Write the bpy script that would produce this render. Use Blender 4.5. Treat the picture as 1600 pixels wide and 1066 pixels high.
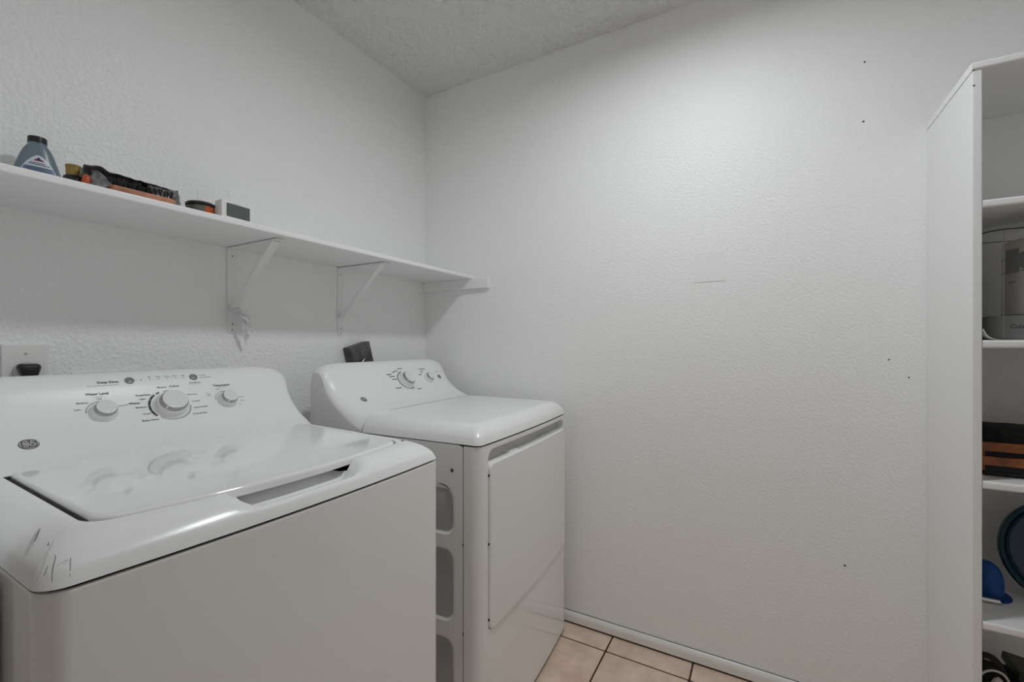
import bpy, bmesh, math, random
from mathutils import Vector, Matrix
from mathutils.bvhtree import BVHTree

random.seed(4)
for o in list(bpy.data.objects):
    bpy.data.objects.remove(o)
SC = bpy.context.scene
COL = SC.collection
PI = math.pi

# ------------------------------------------------------------------ camera
cam_d = bpy.data.cameras.new('camera')
cam = bpy.data.objects.new('camera', cam_d)
COL.objects.link(cam)
cam_d.sensor_width = 36.0
cam_d.lens = 691.7065 / 1600 * 36.0
cam_d.shift_y = 6.63 / 1600
cam_d.clip_start = 0.02
cam.location = (-1.759, -1.5034, 1.1682)
cam.rotation_euler = (PI / 2, 0, math.radians(29.4755 - 90))
SC.camera = cam

# ------------------------------------------------------------------ world, lights, exposure
world = bpy.data.worlds.new('world')
SC.world = world
world.use_nodes = True
world.node_tree.nodes['Background'].inputs[0].default_value = (0.5, 0.5, 0.5, 1)
world.node_tree.nodes['Background'].inputs[1].default_value = 0.0
LAMP_POS = (-0.81, -1.30, 2.44)
LAMP_STRENGTH = 145.0
LAMP_COLOR = (0.93, 0.975, 1.0)
SC.view_settings.view_transform = 'Standard'
SC.view_settings.look = 'None'
SC.view_settings.gamma = 1.0
SC.view_settings.use_curve_mapping = False
SC.view_settings.exposure = 0.0
SC.cycles.max_bounces = 12
SC.cycles.diffuse_bounces = 9
SC.cycles.glossy_bounces = 5
SC.cycles.caustics_reflective = False
SC.cycles.caustics_refractive = False
SC.cycles.sample_clamp_indirect = 8.0

# ------------------------------------------------------------------ materials
MATS = {}
def srgb(r, g, b):
    f = lambda c: (c / 255 / 12.92) if c / 255 <= 0.04045 else ((c / 255 + 0.055) / 1.055) ** 2.4
    return (f(r), f(g), f(b), 1)

def mat(name, col, rough=0.5, metal=0.0, coat=0.0, spec=0.5, emit=None, alpha=None, trans=0.0, ior=1.45):
    m = bpy.data.materials.new(name)
    m.use_nodes = True
    b = m.node_tree.nodes['Principled BSDF']
    if len(col) == 3:
        col = (*col, 1)
    b.inputs['Base Color'].default_value = col
    b.inputs['Roughness'].default_value = rough
    b.inputs['Metallic'].default_value = metal
    b.inputs['Coat Weight'].default_value = coat
    b.inputs['Coat Roughness'].default_value = 0.06
    b.inputs['Specular IOR Level'].default_value = spec
    b.inputs['IOR'].default_value = ior
    b.inputs['Transmission Weight'].default_value = trans
    if emit:
        b.inputs['Emission Color'].default_value = (*emit[0], 1)
        b.inputs['Emission Strength'].default_value = emit[1]
    if alpha is not None:
        b.inputs['Alpha'].default_value = alpha
    MATS[name] = m
    return m

def add_bump(m, layers, strength=1.0, vary=None):
    """layers: (scale, amplitude_m, detail, stretch) noise layers summed as a height field in metres"""
    nt = m.node_tree
    N, L = nt.nodes, nt.links
    b = N['Principled BSDF']
    tc = N.new('ShaderNodeTexCoord')
    prev = None
    for scale, amp, detail, lo, hi in layers:
        n = N.new('ShaderNodeTexNoise')
        n.inputs['Scale'].default_value = scale
        n.inputs['Detail'].default_value = detail
        L.new(tc.outputs['Object'], n.inputs['Vector'])
        r = N.new('ShaderNodeMapRange')
        r.interpolation_type = 'SMOOTHSTEP'
        r.inputs['From Min'].default_value = lo
        r.inputs['From Max'].default_value = hi
        r.inputs['To Min'].default_value = 0
        r.inputs['To Max'].default_value = amp
        L.new(n.outputs['Fac'], r.inputs['Value'])
        if prev is None:
            prev = r.outputs['Result']
        else:
            a = N.new('ShaderNodeMath'); a.operation = 'ADD'
            L.new(prev, a.inputs[0]); L.new(r.outputs['Result'], a.inputs[1])
            prev = a.outputs[0]
    bp = N.new('ShaderNodeBump')
    bp.inputs['Strength'].default_value = strength
    bp.inputs['Distance'].default_value = 1.0
    L.new(prev, bp.inputs['Height'])
    L.new(bp.outputs['Normal'], b.inputs['Normal'])
    return m

def mottle(m, c1, c2, scale=8, detail=6, lo=0.35, hi=0.65, rand=False):
    nt = m.node_tree
    N, L = nt.nodes, nt.links
    b = N['Principled BSDF']
    tc = N.new('ShaderNodeTexCoord')
    vec = tc.outputs['Object']
    if rand:
        oi = N.new('ShaderNodeObjectInfo')
        mu = N.new('ShaderNodeMath'); mu.operation = 'MULTIPLY'; mu.inputs[1].default_value = 37.0
        L.new(oi.outputs['Random'], mu.inputs[0])
        ad = N.new('ShaderNodeVectorMath'); ad.operation = 'ADD'
        L.new(vec, ad.inputs[0]); L.new(mu.outputs[0], ad.inputs[1])
        vec = ad.outputs[0]
    n = N.new('ShaderNodeTexNoise')
    n.inputs['Scale'].default_value = scale
    n.inputs['Detail'].default_value = detail
    L.new(vec, n.inputs['Vector'])
    r = N.new('ShaderNodeValToRGB')
    r.color_ramp.elements[0].position = lo
    r.color_ramp.elements[1].position = hi
    r.color_ramp.elements[0].color = c1
    r.color_ramp.elements[1].color = c2
    L.new(n.outputs['Fac'], r.inputs['Fac'])
    L.new(r.outputs['Color'], b.inputs['Base Color'])
    return m

WHITE = (0.90, 0.90, 0.895)
M_wall = add_bump(mat('wall_paint', WHITE, 0.42, spec=0.4), [(125, 0.0007, 3, 0.40, 0.66), (300, 0.0002, 2, 0.35, 0.7)], 0.7)
M_wallb = add_bump(mat('wall_paint_coarse', WHITE, 0.36, spec=0.5), [(100, 0.0012, 3, 0.40, 0.66), (260, 0.0003, 2, 0.35, 0.7)], 0.75)
M_plate = mat('painted_plate', (0.875, 0.875, 0.87), 0.5, spec=0.3)
M_ceil = add_bump(mat('popcorn_ceiling', (0.94, 0.94, 0.935), 0.9, spec=0.2), [(190, 0.0022, 4, 0.35, 0.7), (420, 0.0008, 2, 0.35, 0.7)], 1.0)
M_shelf = add_bump(mat('shelf_paint', (0.87, 0.87, 0.865), 0.3), [(60, 0.0003, 3, 0.3, 0.7)], 0.5)
M_pantry = add_bump(mat('pantry_paint', (0.86, 0.86, 0.855), 0.32), [(45, 0.0004, 3, 0.3, 0.7), (300, 0.0001, 2, 0.3, 0.7)], 0.5)
M_bracket = mat('bracket_paint', (0.85, 0.85, 0.845), 0.35)
M_enamel = mat('white_enamel', (0.86, 0.86, 0.855), 0.10, coat=0.35)
M_plastic = mat('white_plastic', (0.87, 0.87, 0.865), 0.24, coat=0.2)
M_panel = mat('control_panel_plastic', (0.87, 0.87, 0.865), 0.34)
M_lid = mat('glossy_lid', (0.87, 0.87, 0.865), 0.06, coat=0.6)
M_gap = mat('seam_black', (0.012, 0.012, 0.012), 0.7)  # black painted as shade inside seams and gaps, also on hinge parts
M_recess = mat('recess_plastic', (0.50, 0.50, 0.49), 0.35)
M_knob = mat('knob_white', (0.80, 0.80, 0.80), 0.2, coat=0.3)
M_chrome = mat('knob_silver', (0.40, 0.40, 0.40), 0.22, metal=0.9)
M_button = mat('grey_button', (0.23, 0.23, 0.23), 0.3)
M_ink = mat('grey_ink', (0.10, 0.10, 0.10), 0.5)
M_inkblk = mat('black_ink', (0.025, 0.025, 0.025), 0.45)
M_inkpale = mat('pale_ink', (0.45, 0.45, 0.45), 0.5)
M_badge = mat('badge_grey', (0.16, 0.16, 0.16), 0.35)
M_badgeL = mat('badge_light', (0.66, 0.66, 0.66), 0.3)
M_scuff = mat('scuff_grey', (0.13, 0.13, 0.125), 0.6)
M_scuffL = mat('scuff_pale', (0.46, 0.46, 0.45), 0.5)
M_tile = add_bump(mottle(mat('floor_tile', (0.4, 0.3, 0.25), 0.35), srgb(214, 190, 172), srgb(236, 214, 197), 14, 8, 0.32, 0.68, rand=True), [(60, 0.0004, 4, 0.3, 0.7)], 0.4)
M_grout = mat('grout', srgb(74, 56, 46), 0.9)
M_base = mat('baseboard_paint', (0.80, 0.80, 0.79), 0.3)
M_black = mat('black_plastic', (0.012, 0.012, 0.013), 0.35)
M_blackm = mat('black_matte', (0.012, 0.011, 0.011), 0.8)
M_screw = mat('screw_metal', (0.5, 0.49, 0.47), 0.4, metal=0.7)
M_dgrey = mat('dark_grey_plastic', (0.055, 0.055, 0.06), 0.4)
M_boxgrey = mottle(mat('box_grey', (0.09, 0.09, 0.09), 0.45, metal=0.3), (0.06, 0.06, 0.06, 1), (0.14, 0.14, 0.14, 1), 20)
M_silver = mat('bright_metal', (0.75, 0.75, 0.73), 0.25, metal=0.9)
M_steel = mat('brushed_steel', (0.62, 0.59, 0.53), 0.26, metal=1.0)
M_clear = mat('clear_plastic', (0.75, 0.74, 0.72), 0.12, alpha=0.10)
M_fpbase = mat('appliance_base_grey', (0.15, 0.15, 0.15), 0.4)
M_edge = mat('clear_edge', (0.55, 0.53, 0.48), 0.15, alpha=0.7)
M_glass = mat('clear_glass', (1, 1, 1), 0.02, trans=1.0, ior=1.2)
M_bottle = mat('bottle_bluegrey', srgb(112, 126, 136), 0.3)
M_blabel = mat('bottle_label', srgb(205, 212, 224), 0.4)
M_blabel2 = mat('bottle_label_blue', srgb(140, 158, 182), 0.4)
M_navy = mat('navy_print', srgb(36, 44, 78), 0.5)
M_red = mat('red_print', srgb(190, 50, 40), 0.5)
M_gold = mat('gold_cap', srgb(150, 126, 74), 0.35, metal=0.6)
M_orange = mat('orange_plastic', srgb(186, 84, 46), 0.35)
M_tinlabel = mat('tin_label_grey', srgb(98, 100, 92), 0.5)
M_wood = mottle(mat('orange_wood', (0.4, 0.2, 0.1), 0.45), srgb(150, 96, 68), srgb(186, 124, 92), 30)
M_brown = mottle(mat('crate_wood', (0.3, 0.15, 0.08), 0.5), srgb(120, 68, 38), srgb(176, 104, 60), 22)
M_bristle = mat('black_bristle', (0.02, 0.022, 0.022), 0.6)
M_wrap = mottle(mat('grey_wrapper', (0.2, 0.2, 0.2), 0.28, coat=0.4), (0.07, 0.07, 0.07, 1), (0.26, 0.26, 0.26, 1), 60, 4)
M_timer = mat('timer_white', (0.82, 0.82, 0.80), 0.35)
M_lcd = mat('lcd_grey', srgb(92, 98, 94), 0.25)
M_ribbon = mat('plastic_ribbon', (0.82, 0.82, 0.82), 0.35, alpha=0.85)
M_teal = mat('dark_teal_enamel', srgb(16, 52, 60), 0.25, coat=0.4)
M_teal2 = mat('deep_blue_enamel', srgb(6, 40, 66), 0.3, coat=0.4)
M_blue = mottle(mat('blue_cloth', (0.02, 0.1, 0.3), 0.6), srgb(8, 54, 116), srgb(16, 78, 152), 40)
M_cable = mat('white_cable', (0.6, 0.58, 0.54), 0.45)
M_lamp = mat('lamp_glass', (0.9, 0.9, 0.9), 0.5, emit=(LAMP_COLOR, LAMP_STRENGTH))

# ------------------------------------------------------------------ mesh helpers
def link(name, me, m, parent=None, smooth=35, loc=None, rot=None):
    o = bpy.data.objects.new(name, me)
    COL.objects.link(o)
    if m is not None and not me.materials:
        me.materials.append(m)
    if smooth:
        me.polygons.foreach_set('use_smooth', [True] * len(me.polygons))
        me.set_sharp_from_angle(angle=math.radians(smooth))
        if len(me.polygons) < 4000:
            wn = o.modifiers.new('weighted_normal', 'WEIGHTED_NORMAL')
            wn.keep_sharp = True
            wn.weight = 90
    if parent is not None:
        o.parent = parent
    if loc is not None:
        o.location = loc
    if rot is not None:
        o.rotation_euler = rot
    return o

def bm_obj(name, bm, m, parent=None, smooth=35, loc=None, rot=None, recalc=True):
    if recalc:
        bmesh.ops.recalc_face_normals(bm, faces=bm.faces)
    me = bpy.data.meshes.new(name)
    bm.to_mesh(me)
    bm.free()
    return link(name, me, m, parent, smooth, loc, rot)

def pyd(name, vs, fs, m, parent=None, smooth=35, loc=None, rot=None):
    bm = bmesh.new()
    bv = [bm.verts.new(v) for v in vs]
    for f in fs:
        try:
            bm.faces.new([bv[i] for i in f])
        except ValueError:
            pass
    return bm_obj(name, bm, m, parent, smooth, loc, rot)

def empty(name, loc=(0, 0, 0), rz=0.0):
    o = bpy.data.objects.new(name, None)
    o.empty_display_size = 0.05
    COL.objects.link(o)
    o.location = loc
    o.rotation_euler = (0, 0, rz)
    return o

def tag(o, label, cat, group=None):
    o['label'] = label
    o['category'] = cat
    if group:
        o['group'] = group
    return o

def struct(o, label=None):
    o['kind'] = 'structure'
    if label:
        o['label'] = label
    return o

def add_box(bm, x0, x1, y0, y1, z0, z1, bevel=0.0, seg=2):
    r = bmesh.ops.create_cube(bm, size=1.0)
    vs = r['verts']
    for v in vs:
        v.co = Vector((x0 + (v.co.x + .5) * (x1 - x0), y0 + (v.co.y + .5) * (y1 - y0), z0 + (v.co.z + .5) * (z1 - z0)))
    if bevel > 0:
        es = list({e for v in vs for e in v.link_edges})
        bmesh.ops.bevel(bm, geom=es, offset=bevel, segments=seg, profile=0.5, affect='EDGES')

def box(name, x0, x1, y0, y1, z0, z1, m, parent=None, bevel=0.0, seg=2, smooth=35):
    bm = bmesh.new()
    add_box(bm, x0, x1, y0, y1, z0, z1, bevel, seg)
    return bm_obj(name, bm, m, parent, smooth)

def add_lathe(bm, prof, seg=32, mtx=None, close_top=True, close_bot=True):
    mtx = mtx or Matrix()
    rings = []
    for r, z in prof:
        rings.append([bm.verts.new(mtx @ Vector((r * math.cos(2 * PI * i / seg), r * math.sin(2 * PI * i / seg), z))) for i in range(seg)])
    for a, b in zip(rings, rings[1:]):
        for i in range(seg):
            j = (i + 1) % seg
            bm.faces.new((a[i], a[j], b[j], b[i]))
    if close_bot:
        bm.faces.new(list(reversed(rings[0])))
    if close_top:
        bm.faces.new(rings[-1])

def lathe(name, prof, m, parent=None, seg=32, mtx=None, smooth=35, close_top=True, close_bot=True):
    bm = bmesh.new()
    add_lathe(bm, prof, seg, mtx, close_top, close_bot)
    return bm_obj(name, bm, m, parent, smooth)

def add_tube(bm, pts, r, seg=8, caps=True):
    pts = [Vector(p) for p in pts]
    rings = []
    up = Vector((0, 0, 1))
    for i, p in enumerate(pts):
        t = (pts[min(i + 1, len(pts) - 1)] - pts[max(i - 1, 0)]).normalized()
        a = t.cross(up)
        if a.length < 1e-3:
            a = t.cross(Vector((1, 0, 0)))
        a.normalize()
        b = t.cross(a).normalized()
        rr = r[i] if isinstance(r, (list, tuple)) else r
        rings.append([bm.verts.new(p + (a * math.cos(2 * PI * k / seg) + b * math.sin(2 * PI * k / seg)) * rr) for k in range(seg)])
    for A, B in zip(rings, rings[1:]):
        for k in range(seg):
            bm.faces.new((A[k], A[(k + 1) % seg], B[(k + 1) % seg], B[k]))
    if caps:
        bm.faces.new(list(reversed(rings[0])))
        bm.faces.new(rings[-1])

def tube(name, pts, r, m, parent=None, seg=8):
    bm = bmesh.new()
    add_tube(bm, pts, r, seg)
    return bm_obj(name, bm, m, parent, 60)

def spline(ctrl, n=40):
    c = [Vector(p) for p in ctrl]
    c = [c[0] * 2 - c[1]] + c + [c[-1] * 2 - c[-2]]
    out = []
    segs = len(c) - 3
    for i in range(n + 1):
        t = i / n * segs
        k = min(int(t), segs - 1)
        t -= k
        p0, p1, p2, p3 = c[k:k + 4]
        out.append(0.5 * ((2 * p1) + (p2 - p0) * t + (2 * p0 - 5 * p1 + 4 * p2 - p3) * t * t + (3 * p1 - p0 - 3 * p2 + p3) * t ** 3))
    return out

def sstep(a, b, x):
    t = max(0.0, min(1.0, (x - a) / (b - a)))
    return t * t * (3 - 2 * t)

def rrect(x0, x1, y0, y1, r, n=6):
    """counter-clockwise rounded rectangle; r single or (bl, br, tr, tl)"""
    if not isinstance(r, (tuple, list)):
        r = (r,) * 4
    out = []
    for (cx, cy, a0, rr) in ((x0 + r[0], y0 + r[0], PI, r[0]), (x1 - r[1], y0 + r[1], 1.5 * PI, r[1]), (x1 - r[2], y1 - r[2], 0, r[2]), (x0 + r[3], y1 - r[3], .5 * PI, r[3])):
        for k in range(n + 1):
            a = a0 + .5 * PI * k / n
            out.append((cx + rr * math.cos(a), cy + rr * math.sin(a)))
    return out

def loft(bm, loops, closed=True, cap0=False, cap1=False):
    L = [[bm.verts.new(p) for p in lp] for lp in loops]
    n = len(L[0])
    for A, B in zip(L, L[1:]):
        for i in range(n if closed else n - 1):
            j = (i + 1) % n
            bm.faces.new((A[i], A[j], B[j], B[i]))
    if cap0:
        bm.faces.new(list(reversed(L[0])))
    if cap1:
        bm.faces.new(L[-1])
    return L

def text_polys(s, size, bold=0.0, align='LEFT'):
    cu = bpy.data.curves.new('t', 'FONT')
    cu.body = s
    cu.size = size
    cu.align_x = align
    cu.offset = bold
    cu.resolution_u = 2
    ob = bpy.data.objects.new('t', cu)
    COL.objects.link(ob)
    dg = bpy.context.evaluated_depsgraph_get()
    me = bpy.data.meshes.new_from_object(ob.evaluated_get(dg))
    vs = [tuple(v.co) for v in me.vertices]
    fs = [tuple(p.vertices) for p in me.polygons]
    bpy.data.objects.remove(ob)
    bpy.data.meshes.remove(me)
    bpy.data.curves.remove(cu)
    return vs, fs

# ------------------------------------------------------------------ setting
LX = -1.602          # face of the left wall, set close to darken the washer side
FY = -2.85          # front wall behind the camera
HX = LX - .12       # hall side of the left wall
H = 2.44

struct(box('wall_back', HX, 0.0, 0.0, 0.12, 0, H, M_wallb), 'white textured back wall behind washer and dryer')
wr = struct(box('wall_right', 0.0, 0.12, FY, 0.12, 0, H, M_wall), 'long white textured right wall')
bm = bmesh.new()
add_box(bm, LX - .12, LX, -.69, 0.0, 0, H)
add_box(bm, LX - .12, LX, -1.90, -.69, 2.05, H)
add_box(bm, LX - .12, LX, FY, -1.90, 0, H)
struct(bm_obj('wall_left', bm, M_wall, smooth=0), 'unseen white left wall with a doorway opened to darken the washer side')  # unseen wall, placed and opened to cut light on the washer side
struct(box('wall_added_hall', HX - 1.32, HX - 1.20, FY - .12, -.38, 0, H, M_wall), 'unseen hall wall added to keep the doorway dark')  # hall without a lamp, added so the doorway returns little light
struct(box('wall_added_hall_end', HX - 1.20, HX, -.50, -.38, 0, H, M_wall), 'unseen end wall of the added dark hall')
struct(box('wall_front', HX - 1.32, 0.12, FY - .12, FY, 0, H, M_wall), 'white wall behind the viewer')

# floor: grout bed with tiles as pieces
floor = struct(box('floor', HX - 1.32, 0.0, FY, 0.0, -0.06, -0.0025, M_grout, smooth=0), 'beige tiled floor with dark grout lines')
PITCH = 0.3
G = 0.0065
xs = [0.0]
x = -.111
while x > HX - 1.2:
    xs.append(x); x -= PITCH
xs.append(HX - 1.2)
ys = [0.0]
y = -.082
while y > FY:
    ys.append(y); y -= PITCH
ys.append(FY)
tile_cache = {}
for i in range(len(xs) - 1):
    for j in range(len(ys) - 1):
        w = xs[i] - xs[i + 1] - G
        d = ys[j] - ys[j + 1] - G
        if w < .02 or d < .02:
            continue
        key = (round(w, 4), round(d, 4))
        cx, cy = (xs[i] + xs[i + 1]) / 2, (ys[j] + ys[j + 1]) / 2
        if key not in tile_cache:
            bm = bmesh.new()
            lo = [(px, py) for px, py in rrect(-w / 2, w / 2, -d / 2, d / 2, .004, 2)]
            li = [(px, py) for px, py in rrect(-w / 2 + .003, w / 2 - .003, -d / 2 + .003, d / 2 - .003, .003, 2)]
            loft(bm, [[(a, b, -.006) for a, b in lo], [(a, b, -.0015) for a, b in lo], [(a, b, 0.0) for a, b in li]], cap1=True)
            o = bm_obj('tile', bm, M_tile, floor, 40)
            tile_cache[key] = o.data
        else:
            o = bpy.data.objects.new('tile', tile_cache[key])
            COL.objects.link(o)
            o.parent = floor
            wn = o.modifiers.new('weighted_normal', 'WEIGHTED_NORMAL')
            wn.keep_sharp = True
        o.location = (cx, cy, 0)

# ceiling: slab + sprayed popcorn relief as real geometry over the laundry corner
from mathutils import noise as mnoise
bm = bmesh.new()
add_box(bm, HX - 1.32, 0.12, FY, 0.12, H + .004, H + .10)
nx, ny = 190, 200
X0, Y0 = -1.15, -1.2
grid = []
for i in range(nx + 1):
    row = []
    for j in range(ny + 1):
        px, py = X0 * (1 - i / nx), Y0 * (1 - j / ny)
        v = Vector((px * 95, py * 95, 0))
        h = mnoise.noise(v) * .5 + .5
        h2 = mnoise.noise(v * 2.3 + Vector((7, 3, 1))) * .5 + .5
        z = H - .0055 * sstep(.45, .78, h) - .0036 * sstep(.48, .78, h2)
        row.append(bm.verts.new((px, py, z)))
    grid.append(row)
for i in range(nx):
    for j in range(ny):
        bm.faces.new((grid[i][j], grid[i][j + 1], grid[i + 1][j + 1], grid[i + 1][j]))
add_box(bm, HX - 1.32, X0, FY, 0.0, H, H + .004)
add_box(bm, X0, 0.0, FY, Y0, H, H + .004)
struct(bm_obj('ceiling', bm, M_ceil, None, 60), 'white popcorn textured ceiling')

# baseboard along the right wall
def bb_prof(z0=.0085, h=.044, t=.021):
    return [(-.002, z0), (-t, z0), (-t, z0 + .020), (-t + .001, z0 + .027), (-t + .005, z0 + .034), (-t + .011, z0 + .0385), (-.004, h), (-.0035, h), (-.0035, z0 + .01)]
bm = bmesh.new()
pr = bb_prof()
loft(bm, [[(a, -.005, b) for a, b in pr], [(a, -1.931, b) for a, b in pr]], cap0=True, cap1=True)
struct(bm_obj('baseboard_right', bm, M_base, None, 40), 'white rounded baseboard along the right wall')
bm = bmesh.new()
loft(bm, [[(a + .0, -.005, b) for a, b in ((0, .0), (-.0165, .0), (-.0165, .0085), (-.0005, .0085), (-.0005, .044), (0, .044))],
          [(a + .0, -1.931, b) for a, b in ((0, .0), (-.0165, .0), (-.0165, .0085), (-.0005, .0085), (-.0005, .044), (0, .044))]], cap0=True, cap1=True)
struct(bm_obj('baseboard_shade_1', bm, M_grout, None, 0), 'dark strip painted as shade under the white baseboard')  # solid brown strip stands in for the shade below the baseboard

# blank painted-over plate and nail holes in the right wall
pl = bm_obj('cover_plate', (lambda b: (add_box(b, -.0016, .0, -1.3875, -1.2826, 1.400, 1.509, .0013, 2), b)[1])(bmesh.new()), M_plate, wr)
pl['label'] = 'smooth painted over blank plate'
for (py, pz, r) in ((-1.784, 2.0597, .003), (-1.7808, 1.8732, .0035), (-1.8434, 1.1241, .0025), (-1.89, 1.0705, .0025), (-1.7337, .4622, .0035)):
    lathe('nail_hole', [(r, 0), (r * .9, .0012), (r * .3, .0014)], M_ink, wr, 10, Matrix.Translation((0.0004, py, pz)) @ Matrix.Rotation(-PI / 2, 4, 'Y'))

# ceiling lamp of the laundry room (out of the picture)
def lamp(name, loc, r, m, label, rim=.025):
    e = empty(name, loc)
    tag(e, label, 'lamp')
    lathe('housing', [(r + .016, 0), (r + .020, -.004), (r + .020, -rim), (r + .014, -rim - .003), (r + .010, -rim), (r + .007, -.012), (.01, -.006)], M_bracket, e, 40, close_top=False)
    lathe('diffuser', [(r + .002, -.010), (r * .97, -.014), (r * .6, -.016), (.01, -.0165)], m, e, 40)
    return e
lamp('ceiling_lamp', LAMP_POS, .085, M_lamp, 'round white drum ceiling lamp above the laundry room')

# ------------------------------------------------------------------ pantry shelving on the right wall
pan = tag(empty('built_in_shelving', (0, -1.932, 0)), 'white painted built-in pantry shelves standing against the right wall', 'shelving')
PD = .3255
PL = .80
def pbox(name, x0, x1, y0, y1, z0, z1, bev=.003, m=M_pantry, seg=2):
    return box(name, x0, x1, y0, y1, z0, z1, m, pan, bev, seg)
pbox('side_panel', -PD, -.0005, -.0172, 0, 0.0, 1.8115)
pbox('side_panel', -PD, -.0005, -PL, -PL + .0172, 0.0, 1.8115)
ZS = [1.830, 1.506, 1.180, .853, .526, .200]
for i, z in enumerate(ZS):
    y1, y0 = (0.0012, -PL - .001) if i == 0 else (-.0176, -PL + .0176)
    bm = bmesh.new()
    add_box(bm, -PD - (.003 if i == 0 else .001), -.001, y0, y1, z - .0185, z)
    es = [e for e in bm.edges if all(v.co.x < -PD + .01 for v in e.verts) and abs(e.verts[0].co.y - e.verts[1].co.y) > .1]
    bmesh.ops.bevel(bm, geom=es, offset=.005, segments=3, profile=.5, affect='EDGES')
    bm_obj('shelf', bm, M_pantry, pan)
lathe('nail_hole', [(.0024, 0), (.002, .001)], M_ink, pan, 10, Matrix.Translation((-PD + .0006, -.003, 1.776)) @ Matrix.Rotation(-PI / 2, 4, 'Y'))
lathe('nail_hole', [(.0024, 0), (.002, .001)], M_ink, pan, 10, Matrix.Translation((-PD + .0006, -.003, 1.8125)) @ Matrix.Rotation(-PI / 2, 4, 'Y'))

# ------------------------------------------------------------------ wall shelf with cleat
SB, ST, SF = 1.4851, 1.5015, -.2971
sh = empty('wall_shelf', (-.83, -.15, SB))
tag(sh, 'long white board shelf along the back wall above the machines', 'shelf')
bm = bmesh.new()
add_box(bm, LX + .83 + .001, .83 - .0005, SF + .15, .15 - .0005, 0, ST - SB)
es = [e for e in bm.edges if all(v.co.y < SF + .16 for v in e.verts) and abs(e.verts[0].co.x - e.verts[1].co.x) > .1]
bmesh.ops.bevel(bm, geom=es, offset=.0035, segments=3, profile=.5, affect='EDGES')
bm_obj('board', bm, M_shelf, sh)
bm = bmesh.new()
add_box(bm, .83 - .019, .83 - .0005, -.389 + .15, .15 - .0005, 1.4375 - SB, -.0003, .0015, 2)
bm_obj('cleat', bm, M_shelf, sh)

# ------------------------------------------------------------------ shelf brackets
def flat_bar(bm, pts_2d, half_w, th, plane):
    pass

def bracket(x0, w, zb, label, double):
    e = tag(empty('shelf_bracket', (x0, 0, zb)), label, 'bracket', 'white steel brackets under the wall shelf')
    ht = SB - zb
    def plate(name, z0, z1, ya, yb):
        n = 8
        out = [(0, z1), (0, z0 + w / 2)] + [(w / 2 - w / 2 * math.cos(PI * k / n), z0 + w / 2 - w / 2 * math.sin(PI * k / n)) for k in range(1, n)] + [(w, z0 + w / 2), (w, z1)]
        bm = bmesh.new()
        loft(bm, [[(a, yb, b) for a, b in out], [(a, ya + .0007, b) for a, b in out], [(w / 2 + (a - w / 2) * .93, ya, z0 + (b - z0) * .997 + .0005) for a, b in out]], cap0=True, cap1=True)
        return bm_obj(name, bm, M_bracket, e)
    if double:
        plate('wall_leg', 0, ht, -.0022, -.0004)
        plate('wall_leg', .021, ht - .0005, -.0052, -.0026)
    else:
        plate('wall_leg', 0, ht, -.0032, -.0004)
    # horizontal leg under the board
    bm = bmesh.new()
    add_box(bm, 0, w, -.262, -.004, ht - .0050, ht - .0020, .0008, 1)
    # side flange of the leg
    bm_obj('shelf_leg', bm, M_bracket, e)
    # diagonal brace: shallow channel
    bz = ht - .205
    A = Vector((w * .5, -.0075, bz))
    B = Vector((w * .5, -.240, ht - .0055))
    bw = w * .42
    d = (B - A).normalized()
    nrm = Vector((0, d.z, -d.y))
    if nrm.y > 0: nrm = -nrm
    n = 14
    loops = []
    for k in range(n + 1):
        t = k / n
        p = A.lerp(B, t)
        hw = bw * (1.0 + .22 * (abs(2 * t - 1) ** 6))
        dp = .004 * (1 - abs(2 * t - 1) ** 6)
        loops.append([tuple(p + Vector((-hw, 0, 0)) + nrm * (-dp)), tuple(p + Vector((-hw, 0, 0)) + nrm * .0022), tuple(p + Vector((-hw * .5, 0, 0)) + nrm * .0034), tuple(p + Vector((hw * .5, 0, 0)) + nrm * .0034), tuple(p + Vector((hw, 0, 0)) + nrm * .0022), tuple(p + Vector((hw, 0, 0)) + nrm * (-dp))])
    bm = bmesh.new()
    loft(bm, loops, cap0=True, cap1=True)
    bm_obj('brace', bm, M_bracket, e, 40)
    def screw(px, py, pz, ax):
        mtx = Matrix.Translation((px, py, pz)) @ (Matrix.Rotation(PI / 2, 4, 'X') if ax == 'y' else Matrix.Rotation(PI, 4, 'X'))
        s = lathe('screw', [(.0044, 0), (.0042, .0012), (.003, .0022), (.001, .0026)], M_bracket, e, 14, mtx)
        bm = bmesh.new()
        if ax == 'y':
            add_box(bm, px - .0026, px + .0026, py - .0030, py - .0020, pz - .0006, pz + .0006)
            add_box(bm, px - .0006, px + .0006, py - .0030, py - .0020, pz - .0026, pz + .0026)
            bm_obj('slot', bm, M_ink, s, 0)
    f = -.0052 if double else -.0032
    screw(w * .5, f, ht - .028, 'y')
    screw(w * .5, f, .03, 'y')
    if double:
        screw(w * .5, -.0022, .0105, 'y')
    else:
        screw(w * .5, f, .012, 'y')
    return e
bracket(-.9685, .0275, 1.2067, 'white steel shelf bracket with a plastic strip tied to it', True)
bracket(-.5425, .0275, 1.2060, 'bare white steel shelf bracket nearer the room corner', False)

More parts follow.
